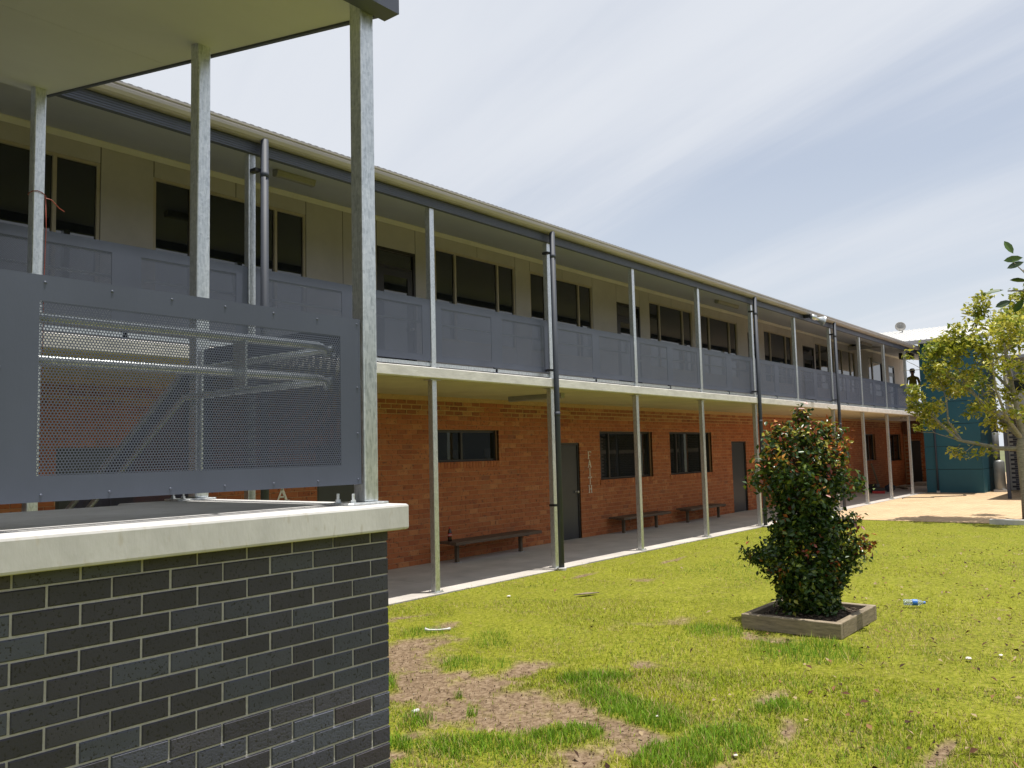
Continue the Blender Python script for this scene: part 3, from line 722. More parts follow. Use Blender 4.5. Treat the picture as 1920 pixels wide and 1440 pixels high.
# downpipes
def downpipe(x, y=8.0):
    mb = MB(); mb.tube([(x, y, 0.02), (x, y, 5.49)], .045, 14)
    for z in (5.05, 2.45): mb.tube([(x, y, z), (x, y, z+.07)], .049, 14)
    o = mb.obj('downpipe', 'pipe', bld, smooth=True)
    for z in (5.12, 3.18, 1.0):
        MB().box(x-.10, x-.03, y+.03, D-.046, z, z+.035).obj('pipe_bracket', 'black', o)
    MB().lathe([(.075, -.02), (.075, .022), (.052, .03)], (x, y, 0), 14).obj('pipe_collar', 'conc', o)
for x in (5.60, 11.16, 19.47, 25.32): downpipe(x)

# ================================================================ COVERED STAIR (near left)
st = thing('covered_stair', 'covered stair landing on charcoal brick base with galvanised posts', 'staircase')
PY = 3.288
def pier():
    core = MB(); core.box(-.44, 3.044, PY+.008, PY+.11, -.1, 1.478); core.box(2.94, 3.044, PY+.11, 4.9, -.1, 1.478)
    core.box(-.44, -.34, PY+.11, 4.9, -.1, 1.478)
    w = core.obj('pier_wall', 'mortar', st)
    v, f = brick_geo(.230, .0745); me = MB().add(v, f).mesh('brick', 'dbrick')
    v, f = brick_geo(.112, .0745); meh = MB().add(v, f).mesh('brick', 'dbrick')
    v, f = brick_geo(.230, .058); met = MB().add(v, f).mesh('brick', 'dbrick')
    v, f = brick_geo(.112, .058); meth = MB().add(v, f).mesh('brick', 'dbrick')
    for r in range(-5, 13):
        z = 1.041 - r*.0840
        full, half = (met, meth) if r == -5 else (me, meh)
        if r == -5: z -= .010
        if r % 2 == 0: xs = [2.934-.24*i for i in range(14)]
        else:
            xs = [2.814-.24*i for i in range(13)]; link('brick', half, w, (2.934+.061, PY+random.uniform(-.001, .001), z))
        for x in xs: link('brick', full, w, (x+random.uniform(-.0015, .0015), PY+random.uniform(-.0012, .0012), z+random.uniform(-.001, .001)))
    side = MB()
    for r in range(-5, 13):
        z = 1.041-r*.084; y = PY+.12+(.12 if r % 2 else 0)
        while y < 4.75:
            vv, ff = brick_geo(.23, .0745 if r > -5 else .05, back=.04); side.add([(3.05-p[1], y+.12+p[0], p[2]+z-(0.012 if r == -5 else 0)) for p in vv], ff); y += .24
    stuff(side.obj('side_bricks', 'dbrick', w))
pier()
lsl = MB(); lsl.prism([(-.6, 3.195), (3.118, 3.195), (3.118, 5.16), (2.55, 5.16), (2.55, 4.93), (-.6, 4.93)], 'z', 1.479, 1.61)
lsl.obj('landing_slab', 'conc', st, bevel=.013, segs=2)
NX, NY1, NY2, NY3 = 3.03, 3.43, 5.05, 7.62
SL = .183; ZS = 4.362
def soff(y): return ZS + SL*(y-NY1)
for y, zb in ((NY1, 1.622), (NY2, 1.622), (NY3, 0.01)):
    h = soff(y)-zb+.02
    mb = MB(); mb.box(-.0475, .0475, -.0475, .0475, 0, h)
    c = link('stair_post', mb.mesh('stair_post', 'galv', bevel=.010, segs=3), st, (NX, y, zb))
    p = MB(); p.prism([(-.17, -.10), (-.19, -.08), (-.19, .08), (-.17, .10), (.068, .10), (.068, -.10)], 'z', -.011, 0)
    link('base_plate', p.mesh('base_plate', 'galv', bevel=.002, segs=1), c)
    for bx, by in ((-.14, -.06), (-.14, .06)):
        b = MB(); b.lathe([(.020, 0), (.020, .003), (.014, .004), (.014, .016), (.008, .017), (.008, .046), (.006, .048)], (bx, by, .0005), 6)
        link('anchor_bolt', b.mesh('anchor_bolt', 'galv'), c)
# near perforated panel
def near_panel():
    x0, x1, z0, z1 = -.15, 2.972, 1.716, 2.584; y = 3.40
    openings = [(1.372, 2.838), (-.06, 1.10)]
    f = MB(); pz0, pz1 = 1.815, 2.483
    f.box(x0, x1, y, y+.004, pz1, z1); f.box(x0, x1, y, y+.004, z0, pz0)
    f.box(x0, -.06, y, y+.004, pz0, pz1); f.box(1.10, 1.372, y, y+.004, pz0, pz1); f.box(2.838, x1, y, y+.004, pz0, pz1)
    f.box(x0, x1, y+.004, y+.028, z1-.004, z1); f.box(x0, x1, y+.004, y+.028, z0, z0+.004)
    o = f.obj('balustrade_panel', 'panel', st)
    a, b = openings[0]
    pm = perf_mesh('perforated_sheet', b-a+.024, pz1-pz0+.024, .0125, .0088, 12)
    link('perforated_sheet', pm, o, ((a+b)/2, y+.0009, (pz0+pz1)/2))
    pm2 = perf_mesh('perforated_sheet', 1.16+.024, pz1-pz0+.024, .0125, .0088, 6)
    link('perforated_sheet', pm2, o, (.52, y+.0009, (pz0+pz1)/2))
    rv = MB().lathe([(.0060, 0), (.0055, -.002), (.003, -.0032), (.001, -.0036)], (0, 0, 0), 10, 'y').mesh('rivet', 'panel', smooth=True)
    pts = [(x1-.022, z) for z in (1.742, 1.98, 2.22, 2.556)]
    xx = x1-.022-.26
    while xx > x0: pts += [(xx, 1.742), (xx, 2.556)]; xx -= .26
    pts += [(1.236, z) for z in (1.98, 2.22)]
    for px_, pz_ in pts: link('rivet', rv, o, (px_, y, pz_))
    for zz in (2.437, 2.268): 
        MB().tube([(-.2, 3.53, zz), (2.80, 3.53, zz+.004), (2.845, 3.53, zz-.01), (2.86, 3.53, zz-.05)], .0215, 12).obj('handrail', 'galv', st, smooth=True)
    for bx in (.2, 2.3): MB().box(bx-.006, bx+.006, 3.43, 3.53, 2.20, 2.42).obj('rail_bracket', 'galv', st)
near_panel()
def side_panels():
    # panel along the right side of the landing (seen from inside), then the raking panel of the flight down
    y0, y1, z0, z1 = NY1+.06, NY2-.06, 1.716, 2.584
    f = MB(); x = NX-.005; f.box(x, x+.004, y0, y1, z1-.1, z1); f.box(x, x+.004, y0, y1, z0, z0+.1); f.box(x, x+.004, y0, y0+.1, z0+.1, z1-.1); f.box(x, x+.004, y1-.1, y1, z0+.1, z1-.1)
    o = f.obj('balustrade_panel', 'panel', st)
    pm = perf_mesh('perforated_sheet', y1-y0-.18, z1-z0-.18, .0125, .0050, 6)
    s = link('perforated_sheet', pm, o, (x+.0015, (y0+y1)/2, (z0+z1)/2)); s.rotation_euler = (0, 0, math.pi/2)
    MB().tube([(NX-.10, NY1+.15, 2.44), (NX-.10, NY2, 2.44), (NX-.10, 7.35, 2.44-.565*(7.35-NY2))], .0215, 10).obj('handrail', 'galv', st, smooth=True)
    MB().tube([(NX-.10, NY1+.15, 2.27), (NX-.10, NY2, 2.27), (NX-.10, 7.35, 2.27-.565*(7.35-NY2))], .0215, 10).obj('handrail', 'galv', st, smooth=True)
    rk = MB(); ya, yb = NY2+.06, 7.45; zt = lambda y: 2.55-.565*(y-NY2)
    for d0, d1 in ((0, .1), (.76, .86)):
        rk.prism([(ya, zt(ya)-d1), (yb, zt(yb)-d1), (yb, zt(yb)-d0), (ya, zt(ya)-d0)], 'x', NX-.002, NX+.002)
    for p, q in ((ya, ya+.1), (yb-.1, yb), ((ya+yb)/2-.06, (ya+yb)/2+.06)):
        rk.prism([(p, zt(p)-.76), (q, zt(q)-.76), (q, zt(q)-.1), (p, zt(p)-.1)], 'x', NX-.002, NX+.002)
    o2 = rk.obj('raking_panel', 'panel', st)
    for p, q in ((ya+.09, (ya+yb)/2-.05), ((ya+yb)/2+.05, yb-.09)):
        pm3 = perf_mesh('perforated_sheet', q-p, .68, .0125, .0050, 6)
        co = np.empty(len(pm3.vertices)*3, np.float32); pm3.vertices.foreach_get('co', co); co = co.reshape(-1, 3); co[:, 2] -= .565*co[:, 0]
        pm3.vertices.foreach_set('co', co.ravel()); pm3.update()
        s = link('perforated_sheet', pm3, o2, (NX, (p+q)/2, zt((p+q)/2)-.43)); s.rotation_euler = (0, 0, math.pi/2)
    fl = MB(); fl.prism([(4.94, 1.46), (7.5, .02), (7.5, .20), (4.94, 1.60)], 'x', 2.86, 2.90); fl.prism([(4.94, 1.46), (7.5, .02), (7.5, .20), (4.94, 1.60)], 'x', 1.50, 1.54)
    fo = fl.obj('stair_stringer', 'galv', st)
    tm = MB().box(1.545, 2.855, 0, .29, -.05, 0).mesh('tread', 'conc', bevel=.006, segs=1)
    for k in range(8): link('tread', tm, fo, (0, 4.96+.30*k, 1.61-.178*(k+1)))
side_panels()
# roof over the stair
for k in range(4):
    a = 3.155-1.2*(k+1)+.002; b = 3.155-1.2*k-.002
    for (p, q) in ((3.385, 5.70), (5.704, 7.80)):
        s = MB(); s.add([(a, p, soff(p)), (b, p, soff(p)), (b, q, soff(q)), (a, q, soff(q)), (a, p, soff(p)+.012), (b, p, soff(p)+.012), (b, q, soff(q)+.012), (a, q, soff(q)+.012)],
                       [(0,3,2,1),(4,5,6,7),(0,1,5,4),(1,2,6,5),(2,3,7,6),(3,0,4,7)])
        s.obj('soffit_sheet', 'soffit', st)
rr = MB(); p, q = 3.38, 7.80
rr.add([(-1.7, p, soff(p)+.014), (3.156, p, soff(p)+.014), (3.156, q, soff(q)+.014), (-1.7, q, soff(q)+.014), (-1.7, p, soff(p)+.13), (3.156, p, soff(p)+.13), (3.156, q, soff(q)+.13), (-1.7, q, soff(q)+.13)],
       [(0,3,2,1),(4,5,6,7),(0,1,5,4),(1,2,6,5),(2,3,7,6),(3,0,4,7)])
rr.obj('roof_deck', 'roofgrey', st)
bg_ = MB(); bg_.add([(3.158, 3.30, soff(3.30)-.012), (3.182, 3.30, soff(3.30)-.012), (3.182, q, soff(q)-.012), (3.158, q, soff(q)-.012), (3.158, 3.30, soff(3.30)+.16), (3.182, 3.30, soff(3.30)+.16), (3.182, q, soff(q)+.16), (3.158, q, soff(q)+.16)],
       [(0,3,2,1),(4,5,6,7),(0,1,5,4),(1,2,6,5),(2,3,7,6),(3,0,4,7)])
bg_.obj('barge_board', 'beam', st)
gt = MB(); gt.box(-1.7, 3.157, 3.26, 3.378, soff(3.38)-.055, soff(3.38)+.10); gt.box(-1.7, 3.0, 3.252, 3.261, soff(3.38)-.02, soff(3.38)+.0); gt.box(-1.7, 3.0, 3.252, 3.261, soff(3.38)+.03, soff(3.38)+.05)
gt.obj('gutter', 'beam', st)
sw = MB(); sw.prism([(3.40, -.05), (7.78, -.05), (7.78, soff(7.78)-.002), (3.40, soff(3.40)-.002)], 'x', -.75, -.62)
sw.obj('added_shade_wall', 'dbrick', st)  # unseen wall, added to block sky light from the left of the posts
# red wire tied round the far post
wr = MB(); pts = []
for k in range(14):
    t = k/13*2*math.pi*1.15; pts.append((NX+.056*math.cos(t)*1.15, NY3+.056*math.sin(t)*1.15, 4.19+.012*math.sin(k)))
pts += [(NX+.10, NY3-.05, 4.15), (NX+.18, NY3-.02, 4.10), (NX+.24, NY3+.02, 4.09)]
wr.tube(pts, .004, 6)
wr.tube([(NX+.05, NY3-.055, 4.18), (NX+.058, NY3-.06, 3.9), (NX+.05, NY3-.057, 3.4), (NX+.052, NY3-.06, 2.6)], .0035, 6)
tag(wr.obj('wire', 'wire', smooth=True), 'thin red wire tied around the far galvanised stair post', 'wire')

# ================================================================ FITTINGS ON THE BUILDING
def ceiling_light(x, y, z, label, slope=0.0, ln=.62, rz=0.0, mt='lightplastic'):
    t = thing('ceiling_light', label, 'light', 'batten lights under the verandas', (x, y, z)); t.rotation_euler = (slope, 0, rz)
    MB().box(-ln/2, ln/2, -.06, .06, -.03, 0).obj('light_base', 'lightplastic', t)
    prof = [(-.055, -.031), (-.05, -.075), (-.02, -.092), (.02, -.092), (.05, -.075), (.055, -.031)]
    MB().prism(prof, 'x', -ln/2+.03, ln/2-.03).obj('diffuser', mt, t)
    for s in (-1, 1): MB().prism([(p[0]*1.06, p[1]-.003 if p[1] < -.04 else p[1]) for p in prof], 'x', s*(ln/2-.03) if s > 0 else -ln/2+.001, ln/2-.001 if s > 0 else -ln/2+.03).obj('end_cap', 'lightplastic', t)
slp = math.atan((5.945-5.475)/(W+.1-8.16))
sz = lambda y: 5.475+(y-8.16)*math.tan(slp)-.004
ceiling_light(6.88, 9.15, sz(9.15), 'batten light on upper veranda ceiling nearest the stair posts', slp)
ceiling_light(20.8, 9.3, sz(9.3), 'batten light on upper veranda ceiling above the middle windows', slp, 1.25)
ceiling_light(33.0, 9.3, sz(9.3), 'batten light at the far end of the upper veranda ceiling', slp, 1.25)
ceiling_light(12.25, 9.25, ZB-.008, 'batten light under the slab beside the second ground floor post', 0, 1.2, math.pi/2)
ceiling_light(34.8, 8.6, ZB-.008, 'batten light under the slab end beside the teal wall', 0, .6)
# horn loudspeaker on the eave
sp_ = thing('horn_loudspeaker', 'silver horn loudspeaker bracketed to the veranda eave', 'loudspeaker', None, (23.1, 8.02, 5.43))
hb = MB(); hb.lathe([(.06, 0), (.075, .02), (.075, .14), (.05, .16), (.045, .18), (.055, .24), (.085, .31), (.14, .38), (.145, .385), (.135, .384), (.05, .22), (.005, .2)], (0, 0, 0), 20, 'x')
h = hb.obj('horn', 'galv', sp_, smooth=True); h.rotation_euler = (0, math.radians(18), math.radians(-38)); h.location = (.04, -.10, -.01)
MB().box(-.06, .0, -.12, .085, -.05, .04).obj('mount', 'black', sp_); MB().tube([(-.04, -.05, 0), (.10, -.12, -.0)], .02, 8).obj('bracket_arm', 'black', sp_)

# wall lettering
def letter_geo(ch, hgt, wd, t, serif=True):
    mb = MB()
    def st_(x0, z0, x1, z1, w=t):
        d = Vector((x1-x0, z1-z0)); n = Vector((-d.y, d.x)).normalized()*w/2
        mb.prism([(x0-n.x, z0-n.y), (x0+n.x, z0+n.y), (x1+n.x, z1+n.y), (x1-n.x, z1-n.y)][::-1], 'y', -.012, -.003)
    s = t*1.4
    def sf(x, z): st_(x-s, z, x+s, z, t*.7)
    h2 = hgt/2; w2 = wd/2
    if ch == 'F': st_(-w2*.6, -h2, -w2*.6, h2); st_(-w2, h2-t*.3, w2, h2-t*.3, t*.7); st_(-w2*.6, 0, w2*.55, 0, t*.7); sf(-w2*.6, -h2+t*.3); st_(w2, h2, w2, h2-t*2, t*.6)
    if ch == 'A': st_(-w2*.8, -h2, 0, h2, t*.8); st_(w2*.8, -h2, 0, h2, t*1.2); st_(-w2*.45, -h2*.25, w2*.45, -h2*.25, t*.7); sf(-w2*.8, -h2+t*.3); sf(w2*.8, -h2+t*.3)
    if ch == 'I': st_(0, -h2, 0, h2); sf(0, h2-t*.3); sf(0, -h2+t*.3)
    if ch == 'T': st_(0, -h2, 0, h2); st_(-w2, h2-t*.3, w2, h2-t*.3, t*.7); sf(0, -h2+t*.3); st_(-w2, h2, -w2, h2-t*2, t*.6); st_(w2, h2, w2, h2-t*2, t*.6)
    if ch == 'H': st_(-w2*.7, -h2, -w2*.7, h2); st_(w2*.7, -h2, w2*.7, h2); st_(-w2*.7, 0, w2*.7, 0, t*.7); [sf(a*w2*.7, b*(h2-t*.3)) for a in (-1, 1) for b in (-1, 1)]
    return mb
sg = thing('wall_lettering', 'metal letters spelling FAITH down the brick wall beside a door', 'sign', None, (15.79, W, 0))
for k, ch in enumerate('FAITH'):
    o = letter_geo(ch, .165, .125, .017).obj('letter', 'letter', sg); o.location = (0, 0, 1.785-.186*k)
sa_ = thing('wall_letter', 'metal letter A on the brick wall left of the stair post', 'sign', None, (7.63, W, 1.335))
letter_geo('A', .19, .21, .034).obj('letter', 'letter', sa_)

# benches
def bench(x0, x1, y0, y1, legs, label):
    t = thing('bench', label, 'bench', 'timber benches along the brick wall', ((x0+x1)/2, (y0+y1)/2, 0))
    cx, cy = t.location.x, t.location.y; n = 3; w = (y1-y0)/n
    for k in range(n):
        MB().box(x0-cx, x1-cx, y0-cy+k*w+.004, y0-cy+(k+1)*w-.004, .318 if k == 0 else .335, .375+.002*(k % 2)).obj('seat_plank', 'wood', t, bevel=.003, segs=1)
    for lx in legs:
        MB().box(lx-cx-.03, lx-cx+.03, -.03, .03, .008, .30).obj('leg', 'bark2', t)
        MB().box(lx-cx-.06, lx-cx+.06, -.06, .06, 0, .0085).obj('foot_plate', 'galv', t)
        MB().box(lx-cx-.025, lx-cx+.025, y0-cy+.02, y1-cy-.02, .30, .335).obj('cross_bar', 'bark2', t)
bench(10.75, 13.2, 9.90, 10.32, (10.99, 12.78), 'dark timber bench with a cola bottle standing on it')
bench(16.4, 18.6, 10.0, 10.42, (16.7, 18.2), 'dark timber bench under the window beside the FAITH letters')
bench(19.5, 21.55, 9.93, 10.36, (19.7, 21.5), 'dark timber bench nearest the farther charcoal door')

# cola bottle
cb = thing('cola_bottle', 'cola bottle with red label standing on the nearest bench', 'bottle', None, (10.83, 10.12, .376))
pr = [(.030, 0), (.036, .006), (.036, .05), (.032, .075), (.036, .10), (.036, .14), (.030, .175), (.014, .21), (.013, .225)]
MB().lathe(pr, (0, 0, 0), 18).obj('bottle_body', 'cola', cb, smooth=True)
MB().lathe([(.0368, .088), (.0372, .09), (.0372, .138), (.0368, .14)], (0, 0, 0), 18).obj('label_band', 'red', cb, smooth=True)
MB().lathe([(.0376, .108), (.0377, .109), (.0377, .118), (.0376, .119)], (0, 0, 0), 18).obj('label_stripe', 'white', cb, smooth=True)
MB().lathe([(.015, .222), (.0155, .224), (.0155, .242), (.014, .244)], (0, 0, 0), 14).obj('cap', 'red', cb)
# water bottle lying on the lawn
wb = thing('water_bottle', 'crushed clear water bottle lying on the lawn by the planter', 'bottle', None, (10.55, 2.62, .045)); wb.rotation_euler = (0, 0, math.radians(-70))
MB().lathe([(.026, -.11), (.034, -.105), (.032, -.08), (.034, -.06), (.031, -.045), (.034, -.02), (.033, .04), (.028, .07), (.014, .095), (.013, .105)], (0, 0, 0), 16, 'x').obj('bottle_body', 'clear', wb, smooth=True)
MB().lathe([(.0345, -.015), (.0352, -.012), (.0352, .035), (.0345, .038)], (0, 0, 0), 16, 'x').obj('label_band', 'blue', wb)
MB().lathe([(.015, .10), (.0155, .102), (.0155, .12), (.014, .122)], (0, 0, 0), 12, 'x').obj('cap', 'blue', wb)
# litter on the lawn
tag(MB().tube([(6.50, 6.46, .03), (6.53, 6.43, .022), (6.60, 6.35, .02), (6.66, 6.29, .024), (6.69, 6.27, .026)], [.022, .012, .009, .012, .018], 8).obj('bone_scrap', 'white', smooth=True), 'white bone shaped scrap lying in the grass near the brick base', 'litter')
tag(MB().lathe([(.012, -.03), (.015, -.027), (.016, .0), (.015, .027), (.012, .03)], (4.43, 4.51, .02), 12, 'x').obj('white_tube', 'white', smooth=True), 'small white tube lying on the bare soil', 'litter')
def pebble(x, y, r, label):
    bm = bmesh.new(); bmesh.ops.create_icosphere(bm, subdivisions=2, radius=r)
    for v in bm.verts: v.co = Vector((v.co.x*1.3, v.co.y, v.co.z*.5))*random.uniform(.85, 1.1)
    me = bpy.data.meshes.new('stone'); bm.to_mesh(me); bm.free(); me.materials.append(MT['stone'])
    o = link('stone', me, None, (x, y, r*.3)); tag(o, label, 'stone', 'pale stones on the lawn')
pebble(4.94, 2.29, .013, 'white stone on the soil at the bottom of the lawn')
pebble(8.5, 1.43, .017, 'white stone on the grass at the right of the lawn')
pebble(8.22, 1.63, .026, 'larger cream stone on the grass right of the planter')
pebble(8.7, 7.1, .024, 'pale stone on grass between the first two ground floor posts')
pebble(5.35, 3.05, .012, 'small pale stone on bare soil beside the lush grass')
lf = MB(); lf.prism([(9.15, 6.38), (9.3, 6.26), (9.48, 6.20), (9.36, 6.34)], 'z', .012, .024)
tag(lf.obj('cardboard_scrap', 'sleeper'), 'torn piece of brown cardboard lying on the lawn', 'litter')

# ================================================================ PLANTER AND SHRUB
pb = thing('planter_box', 'square planter of weathered timber sleepers filled with dark mulch', 'planter', None, (9.05, 3.28, 0))
def sleeper(x0, x1, y0, y1, m):
    o = MB().box(x0-9.05, x1-9.05, y0-3.28, y1-3.28, -.02, .135).obj('sleeper', m, pb, bevel=.008, segs=2); return o
sleeper(8.48, 8.555, 2.78, 3.80, 'sleepery'); sleeper(8.56, 9.59, 2.78, 2.855, 'sleeper'); sleeper(8.56, 9.59, 3.725, 3.80, 'sleeper'); sleeper(9.595, 9.67, 2.78, 3.80, 'sleepery')
ml = MB(); n = 26; vs = []
for i in range(n+1):
    for j in range(n+1):
        u, v = i/n, j/n; vs.append((8.55-9.05+u*1.05, 2.85-3.28+v*.88, .075+.06*math.sin(math.pi*u)*math.sin(math.pi*v)+random.uniform(-.014, .014)))
ml.add(vs, [(i*(n+1)+j, (i+1)*(n+1)+j, (i+1)*(n+1)+j+1, i*(n+1)+j+1) for i in range(n) for j in range(n)])
ml.obj('mulch', 'mulch', pb)
ch = MB()
for k in range(500):
    x, y = random.uniform(-.48, .53), random.uniform(-.41, .43); a = random.uniform(0, 6.3); l = random.uniform(.012, .04); z = .09+.06*math.sin(math.pi*(x+.5)/1.05)*math.sin(math.pi*(y+.43)/.88)
    dx, dy = math.cos(a)*l, math.sin(a)*l; ch.add([(x-dx, y-dy, z), (x+dy*.3, y-dx*.3, z+.012), (x+dx, y+dy, z+random.uniform(0, .02)), (x-dy*.3, y+dx*.3, z+.004)], [(0, 1, 2, 3)])
stuff(ch.obj('mulch_chips', 'bark2', pb))

sh = thing('shrub', 'tall lilly pilly shrub with red orange new growth in the planter', 'shrub', None, (9.05, 3.28, .08))
def shrub():
    prof_z = np.array([0.0, .12, .40, .66, .90, 1.12, 1.35, 1.6, 1.8, 1.92, 2.05, 2.15, 2.25])
    prof_r = np.array([.24, .40, .52, .56, .50, .46, .56, .62, .57, .46, .30, .15, .04])
    br = MB(); br.tube([(0, 0, 0), (.02, .01, .6), (-.01, .02, 1.2), (.0, 0, 1.7), (.0, -.01, 2.12)], [.035, .028, .02, .012, .004], 8)
    tips = []
    for k in range(330):
        z = (k+rng.random())/330*1.98+.03; a = k*2.39996+rng.normal(0, .25); R = np.interp(z, prof_z, prof_r)
        side = math.cos(a)*.62-math.sin(a)*.78                      # +1 on the side towards the court, -1 towards the stair
        lump = .93+.10*math.sin(a*3+z*6.0+1.0)+.08*math.sin(a*5+z*11)+rng.normal(0, .09)
        lump += .26*max(0, side)*math.exp(-((z-.72)/.22)**2) + .22*max(0, -side)*math.exp(-((z-.60)/.14)**2) - .22*max(0, -side)*math.exp(-((z-1.0)/.16)**2) - .20*max(0, side)*math.exp(-((z-1.12)/.12)**2) - .2*max(0, -side)*math.exp(-((z-.32)/.12)**2)
        R = R*.74*min(max(lump, .6), 1.30); zb = max(.05, z-.18-.15*rng.random())
        e = np.array([math.cos(a)*R, math.sin(a)*R, z]); m_ = np.array([math.cos(a)*R*.5, math.sin(a)*R*.5, (z+zb)/2+.02])
        br.tube([(0, 0, zb), tuple(m_), tuple(e)], [.007, .004, .0015], 4, cap=False); tips.append((e, R, z))
    # a few stray shoots as in the photograph: along +-Y and at the top
    for e in ((.05, .60, 1.40), (.10, -.60, 1.36), (-.1, .66, .62), (.1, -.62, .76), (0, .02, 2.02), (.02, -.02, 2.12), (-.16, .2, 1.84), (.18, -.22, 1.82), (-.2, .32, 1.70), (0, .1, 1.92), (.1, -.36, 1.70), (.15, -.48, 1.0), (-.1, .54, .58)):
        e = np.array(e); br.tube([(0, 0, max(.1, e[2]-.4)), tuple(e*[.5, .5, .93]), tuple(e)], [.008, .005, .002], 4, cap=False)
        for _ in range(3): tips.append((e, .6, e[2]))
    br.obj('branches', 'bark2', sh)
    P = []; C = []; SZ = []
    for e, R, z in tips:
        m = 40 if z > 1.0 else 56
        t = rng.random(m)**.5; c = np.array([0, 0, max(.05, z-.14)])
        q = c + (e-c)*(.42+.60*t)[:, None] + rng.normal(0, 1, (m, 3))*np.array([.045, .045, .05])
        rr_ = np.hypot(q[:, 0], q[:, 1])/max(.05, R)
        sd = e[0]*.62-e[1]*.78
        pn = .04 + .80*np.clip((z-1.30)/.5, 0, 1) + .55*np.clip(sd-.25, 0, 1)*2*np.exp(-((z-.8)/.3)**2)
        young = rng.random() < pn
        new = np.clip((t-.45)*2.2, 0, 1)*(.85 if young else .04)
        gcol = np.array([.030, .066, .013])[None]*(.7+.8*rng.random((m, 1)))
        gcol[rng.random(m) < .22] = [.14, .19, .025]
        rcol = np.array([[.40, .10, .025], [.50, .24, .035], [.32, .29, .035], [.26, .05, .025], [.38, .34, .04]])[rng.integers(0, 5, m)]
        hue = rng.integers(0, 5); rcol = np.where((rng.random(m) < .65)[:, None], np.array([[.36, .10, .028], [.44, .21, .035], [.27, .26, .035], [.22, .05, .026], [.30, .29, .04]])[hue][None]*(.75+.5*rng.random((m, 1))), rcol)
        sel = (rng.random(m) < new*.9)[:, None]
        P.append(q); C.append(np.where(sel, rcol, gcol)); SZ.append(.034+.026*rng.random(m))
    P = np.vstack(P); C = np.vstack(C); SZ = np.concatenate(SZ); n_ = len(P)
    k = (P[:, 2] > .02); P, C, SZ = P[k], C[k], SZ[k]; n_ = len(P)
    out = unit(np.c_[P[:, 0], P[:, 1], np.full(n_, .25)]); Nn = unit(rng.normal(0, .75, (n_, 3)) + np.array([0, 0, .55]) + out*.35)
    U = unit(np.cross(Nn, unit(rng.normal(0, 1, (n_, 3)))))
    V, I, T = leaf_cloud(P, Nn, U, SZ*1.3, SZ*.72, C)
    link('foliage', fast_mesh('foliage', V, 3, I, T, 'leaf'), sh)
shrub()

# ================================================================ TREES
def grow(mb, p, d, ln, r, depth, tips, spread=.6, up=.12, kids=3):
    p = Vector(p); d = Vector(d).normalized(); pts = [p.copy()]; rad = [r]; n = 4
    for i in range(n):
        d = (d + Vector((random.gauss(0, .12), random.gauss(0, .12), random.gauss(0, .08)+up*.3))).normalized()
        p = p + d*ln/n; pts.append(p.copy()); rad.append(r*(1-.45*(i+1)/n))
        if depth <= 1 and i >= 1: tips.append((p.copy(), d.copy()))
    mb.tube(pts, rad, 8 if r > .03 else 5, cap=False)
    if depth == 0: tips.append((p, d)); return
    for k in range(kids):
        a = random.uniform(0, 6.28); o = d.orthogonal().normalized(); o = (o*math.cos(a) + d.cross(o)*math.sin(a))
        nd = (d + o*random.uniform(.5, 1.0)*spread + Vector((0, 0, up))).normalized()
        grow(mb, pts[random.choice((2, 3, 4)) if k else 4], nd, ln*random.uniform(.6, .8), rad[3]*.8, depth-1, tips, spread, up, kids)
def foliage(tips, per, sig, size, cols, parent, mname, name='crown', droop=0.0, keep=None):
    P = []; C = []
    cols = np.array(cols)
    for p, d in tips:
        q = np.array(p)[None] + rng.normal(0, sig, (per, 3))*np.array([1, 1, .75]) + np.array(d)[None]*sig*.6
        b = rng.integers(0, len(cols)); sel = np.where(rng.random(per) < .6, b, rng.integers(0, len(cols), per))
        P.append(q); C.append(cols[sel]*(.7+.6*rng.random((per, 1))))
    P = np.vstack(P); C = np.vstack(C)
    if keep is not None: k_ = keep(P); P, C = P[k_], C[k_]
    n = len(P)
    Nn = unit(rng.normal(0, .6, (n, 3))+np.array([0, 0, .7])); U = unit(np.cross(Nn, unit(rng.normal(0, 1, (n, 3)))) + np.array([0, 0, -droop]))
    Nn = unit(np.cross(U, np.cross(Nn, U))); sz = size*(.7+.6*rng.random(n))
    V, I, T = leaf_cloud(P, Nn, U, sz, sz*.5, C); link(name, fast_mesh(name, V, 3, I, T, mname), parent)
tr = thing('court_tree', 'spreading yellow green tree with pale bark at the paving edge', 'tree', None, (23.3, 3.14, 0))
